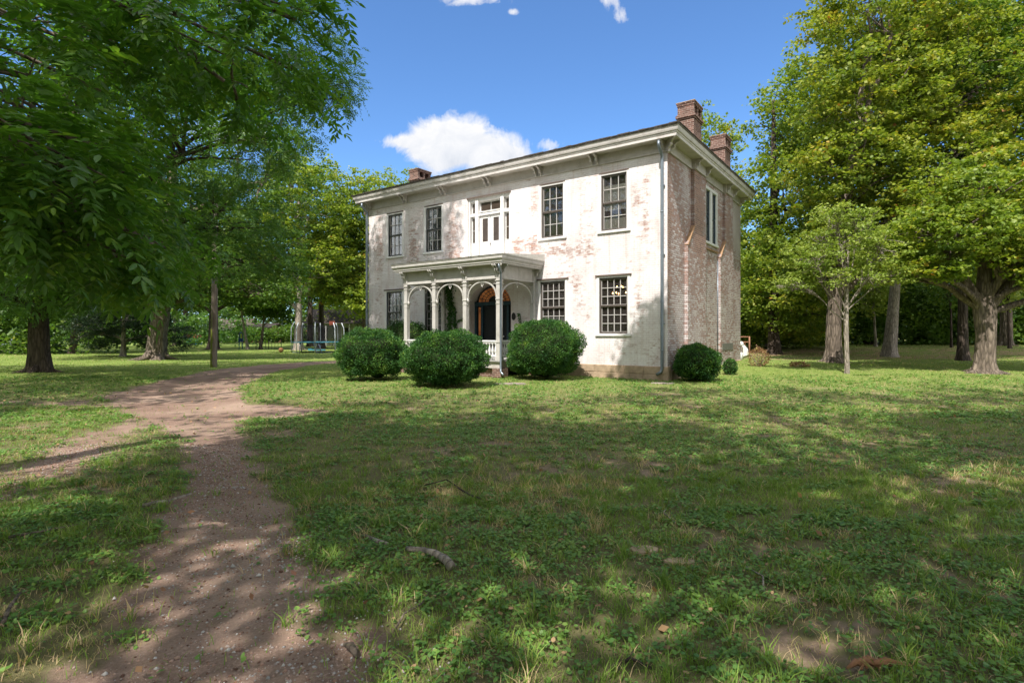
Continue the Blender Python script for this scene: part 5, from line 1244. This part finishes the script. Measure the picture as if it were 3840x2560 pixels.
# half-buried flat stones
def flat(x, y, rx, ry, label, seed, h=.02, mat='concrete', name='flat_stone', grp=None):
    r = random.Random(seed); n = 14; pts = [(rx*math.cos(2*math.pi*k/n)*r.uniform(.8, 1.1), ry*math.sin(2*math.pi*k/n)*r.uniform(.8, 1.1)) for k in range(n)]
    o = MB().prism(pts, 'z', -.05, h).build(name, M[mat], None, .006); o.location = (x, y, gz(x, y)); o.rotation_euler = (0, 0, r.uniform(-.2, .2)); tag(o, label, 'stone', grp)
flat(.97, 4.02, .115, .075, 'flat brown stone sunk in the lawn, left of a matching one', 1)
flat(1.17, 3.84, .11, .06, 'flat brown stone sunk in the lawn, right of a matching one', 2)
flat(-.05, 17.15, .5, .22, 'grey flagstone lying in front of the tallest boxwood', 3, .03, 'stone')
flat(4.75, 17.35, .42, .2, 'grey flagstone below the corner downpipe', 4, .03, 'stone')
# dead leaves scattered on the near lawn
r = np.random.default_rng(91); n = 620; y = np.sqrt(r.uniform(4, 220, n)); x = r.uniform(-1, 1, n)*y; z = gh(x, y)+.03
A = unit(r.normal(size=(n, 3))*np.array([1, 1, .3])); N = unit(r.normal(0, .5, (n, 3))+np.array([0, 0, 1])); L_ = r.uniform(.03, .075, n)
v, f = leaf_quads(np.stack([x, y, z], -1), A, N, L_, L_*.6)
tag(mesh_np('fallen_leaves', v, f, M['leaf_brown'], None, {'rnd': ('FACE', r.uniform(0, .6, n))}), 'brown fallen leaves scattered over the lawn', 'leaves', kind='stuff')

# trampoline
x, y = -15.9, 45.0
t = empty('trampoline', (x, y, gz(x, y))); tag(t, 'round trampoline with safety net and teal pad on the far lawn', 'trampoline')
MB().lathe([(1.72, .80), (2.02, .80), (2.02, .86), (1.72, .87), (1.72, .80)], 0, 0, 36).build('pad', M['teal_vinyl'], t)
MB().lathe([(.01, .80), (1.72, .81), (1.72, .815), (.01, .805)], 0, 0, 36).build('mat', M['iron'], t)
b = MB(); Rn = 1.86; ring = []
for k in range(48):
    a, c = 2*math.pi*k/48, 2*math.pi*(k+1)/48
    b.add([(Rn*math.cos(a), Rn*math.sin(a), .87), (Rn*math.cos(c), Rn*math.sin(c), .87), (Rn*math.cos(c), Rn*math.sin(c), 2.25+.05*math.cos(c*6)), (Rn*math.cos(a), Rn*math.sin(a), 2.25+.05*math.cos(a*6))], [(0, 1, 2, 3)])
b.build('safety_net', M['net'], t)
for k in range(8):
    a = 2*math.pi*(k+.3)/8; ca, sa = math.cos(a), math.sin(a)
    MB().tube([(2.02*ca, 2.02*sa, 0), (2.06*ca, 2.06*sa, 1.2), (2.03*ca, 2.03*sa, 2.0), (1.86*ca, 1.86*sa, 2.42)], .034, 7).build('net_pole', M['pole_pale'], t)
for k in range(4):
    a = 2*math.pi*(k+.5)/4; p = [(1.9*math.cos(a+d), 1.9*math.sin(a+d), z_) for d, z_ in ((-.35, .80), (-.33, .03), (.33, .03), (.35, .80))]
    MB().tube(p, .03, 7).build('leg', M['steel'], t)
b = MB()
for s in (-.2, .2): b.tube([(.55+s, -2.0, .8), (1.05+s, -2.6, .02)], .03, 6)
for k in range(7): f_ = k/6; b.box(.33+.5*f_, .77+.5*f_, -2.03-.6*f_, -1.98-.6*f_, .76-.74*f_, .80-.74*f_)
b.build('ladder', simple('slate_slats', (.08, .10, .14)), t)
def orb(name, x, y, rad, mat, label, cat):
    prof = [(rad*math.sin(math.pi*k/10)+.001, rad-rad*math.cos(math.pi*k/10)) for k in range(11)]
    o = MB().lathe(prof, 0, 0, 18).build(name, M[mat]); o.location = (x, y, gz(x, y)); tag(o, label, cat)
orb('ball', -18.75, 44.6, .19, 'orange', 'pale orange ball on the grass left of the trampoline', 'ball')
b = MB(); b.prism([(-.75, 0), (-.68, .09), (.68, .09), (.75, 0)], 'y', -.25, .25); b.prism([(-.72, .09), (-.74, .16), (-.66, .16), (-.62, .09)], 'y', -.25, .25)
o = b.build('toy_sled', M['teal_vinyl']); o.location = (-17.4, 49.0, gz(-17.4, 49)+.02); o.rotation_euler = (0, 0, -.2); tag(o, 'flat teal plastic sled lying under the trampoline', 'sled')
# play stand
t = empty('play_stand', (-26.9, 54.5, gz(-26.9, 54.5))); tag(t, 'blue and yellow play stand on two legs between the far trunks', 'play equipment')
b = MB(); b.tube([(-.18, 0, 0), (-.14, 0, .75)], .045, 6); b.tube([(.16, 0, 0), (.12, 0, .75)], .045, 6); b.build('legs', M['teal_vinyl'], t)
b = MB(); b.box(-.2, .2, -.12, .12, .72, 1.05); b.tube([(-.14, 0, 1.0), (-.16, 0, 1.5), (0, 0, 1.66), (.16, 0, 1.5), (.15, 0, 1.0)], .05, 7); b.build('frame', M['blue'], t)
MB().box(.05, .16, -.05, .05, 1.06, 1.5).build('panel', M['yellow'], t)
# low wire fence
b = empty('wire_fence', (-23.6, 52.6, gz(-23.6, 52.6))); tag(b, 'low black wire fence beside the small forked tree', 'fence')
q = MB()
for k in range(9): q.tube([(-.9+k*.3, 0, 0), (-.9+k*.3, 0, 1.05)], .02 if k % 4 else .035, 5)
q.build('posts', M['iron'], b); q = MB()
for z_ in (.3, .65, 1.0): q.tube([(-.9, 0, z_), (1.5, 0, z_)], .012, 4)
q.build('wires', M['iron'], b)
# hoop
t = empty('basketball_hoop', (-21.0, 64.5, gz(-21, 64.5))); tag(t, 'basketball hoop with a red backboard in front of the outbuilding', 'basketball hoop')
MB().tube([(0, 0, 0), (0, 0, 2.6), (0, -.3, 2.9)], .05, 7).build('post', M['steel'], t); MB().box(-.32, .32, -.4, -.36, 2.5, 2.95).build('backboard', M['red'], t)
MB().tube([(.22*math.cos(k*math.pi/6), -.64+.22*math.sin(k*math.pi/6), 2.62) for k in range(13)], .012, 5).build('rim', M['red'], t)

# outbuilding and far houses
def cottage(name, x, y, rz, L, D_, H, wall, label, wins, roofh=1.5, posts=0):
    t = empty(name, (x, y, gz(x, y)), rz); tag(t, label, 'house')
    b = MB(); b.box(-L/2, L/2, 0, D_, -.2, H)
    for k in range(int(H/.2)): b.box(-L/2-.012, L/2+.012, -.014, .0, k*.2, k*.2+.17)
    b.build('wall', M[wall], t)
    b = MB(); b.prism([(-.5, H-.05), (D_/2, H+roofh), (D_+.5, H-.05), (D_+.5, H-.17), (D_/2, H+roofh-.14), (-.5, H-.17)], 'x', -L/2-.4, L/2+.4); b.build('roof', M['roof'], t)
    for (a, w_, z0, z1, k) in wins:
        f_ = MB().box(a-.08, a+w_+.08, -.05, -.016, z0-.08, z1+.08).build(k, M['white'], t); MB().box(a, a+w_, -.06, -.051, z0, z1).build('pane', M['sash_dark'], f_)
    for k in range(posts): MB().box(-L/2+k*L/(posts-1)-.07, -L/2+k*L/(posts-1)+.07, -1.5, -1.36, 0, H-.18).build('porch_post', M['white'], t)
    if posts: MB().prism([(-1.7, H-.17), (-.51, H-.05), (-.51, H-.17)], 'x', -L/2-.3, L/2+.3).build('porch_roof', M['roof'], t)
cottage('outbuilding', -18.0, 67, 0, 14, 6, 2.9, 'plastic_white', 'white clapboard outbuilding behind the trampoline', [(-5.2, .7, .9, 2.2, 'window'), (-2.6, .7, .9, 2.2, 'window'), (-.4, .9, 0.1, 2.2, 'door'), (1.4, .7, .9, 2.2, 'window'), (3.4, .5, .5, 2.2, 'window'), (5.2, .7, .9, 2.2, 'window')], 1.7, 6)
cottage('far_house', -47.5, 92, .1, 5.5, 6, 2.5, 'plastic_white', 'small white house far off right of the utility pole', [(-1.8, .8, .9, 2.0, 'window'), (.6, .8, .9, 2.0, 'window')])
cottage('far_house', -42.0, 90, 0, 4.5, 6, 2.5, 'peach', 'small peach-coloured house far off behind the play stand', [(-1.2, .8, .9, 2.0, 'window')], .7)
t = empty('playhouse', (-44.0, 76, gz(-44, 76))); tag(t, 'tiny playhouse with a red roof and teal base far across the lawn', 'playhouse')
MB().box(-.8, .8, -.6, .6, 0, .9).build('wall', M['teal_vinyl'], t); MB().prism([(-1, .9), (0, 1.7), (1, .9)], 'y', -.7, .7).build('roof', M['red'], t)
# grey pipe frame at the left edge
b = MB(); b.tube([(-1.0, 0, 1.0), (0, 0, 1.0), (.55, 0, 1.9)], .13, 8); b.tube([(.0, 0, 0), (.1, 0, 1.0), (.55, 0, 1.9), (.8, .1, .9)], .11, 8)
o = b.build('pipe_frame', M['steel']); o.location = (-37.9, 41.5, gz(-37.9, 41.5)-.3); tag(o, 'grey bent pipe frame at the far left edge under the trees', 'frame')
# clutter behind the back corner of the house
t = empty('stair_rail', (13.2, 31.8, gz(13.2, 31.8)), -.3); tag(t, 'rusty brown stair railing at the back corner of the house', 'railing')
b = MB()
for z_ in (.75, 1.05): b.tube([(-.9, 0, z_), (.5, 0, z_)], .035, 6)
b.tube([(-.9, 0, 0), (-.9, 0, 1.05)], .035, 6); b.tube([(.5, 0, -.1), (.5, 0, 1.08)], .045, 6); b.build('rails', M['rust'], t)
b = MB()
for k in range(3): b.box(-1.6, -.3+.28*k, -.5, .5, -.1, .6-.2*k-.003*k) if False else None
for k in range(5): b.tube([(-.7+k*.24, 0, .75), (-.7+k*.24, 0, .1)], .014, 5)
b.build('spindles', M['rust'], t)
b = MB(); b.lathe([(.10, 0), (.13, .02), (.15, .30), (.13, .34), (.04, .36)], 0, 0, 12); o = b.build('plastic_bucket', M['plastic_white']); o.location = (11.15, 26.9, gz(11.15, 26.9)); tag(o, 'white bucket upside down on the grass by the rear house corner', 'bucket')
b = MB(); b.prism([(-.22, .0), (.18, .0), (.24, .30), (.10, .58), (-.10, .50), (-.26, .22)], 'y', -.1, .1); o = b.build('feed_sack', M['plastic_white'], None, .04); o.location = (12.0, 28.3, gz(12, 28.3)+.12); o.rotation_euler = (0, -.3, .2); tag(o, 'white sack leaning among the clutter behind the house corner', 'sack')
orb('globe_float', 11.5, 27.6, .13, 'plastic_white', 'small white globe on the stump behind the house corner', 'globe')
bpy.data.objects['globe_float'].location.z += .62
b = MB(); b.lathe([(.13, -.05), (.11, .1), (.10, .58), (.11, .62)], 0, 0, 10); o = b.build('tree_stump', M['bark_pale']); o.location = (11.5, 27.6, gz(11.5, 27.6)); tag(o, 'narrow stump carrying a white globe behind the house corner', 'stump')
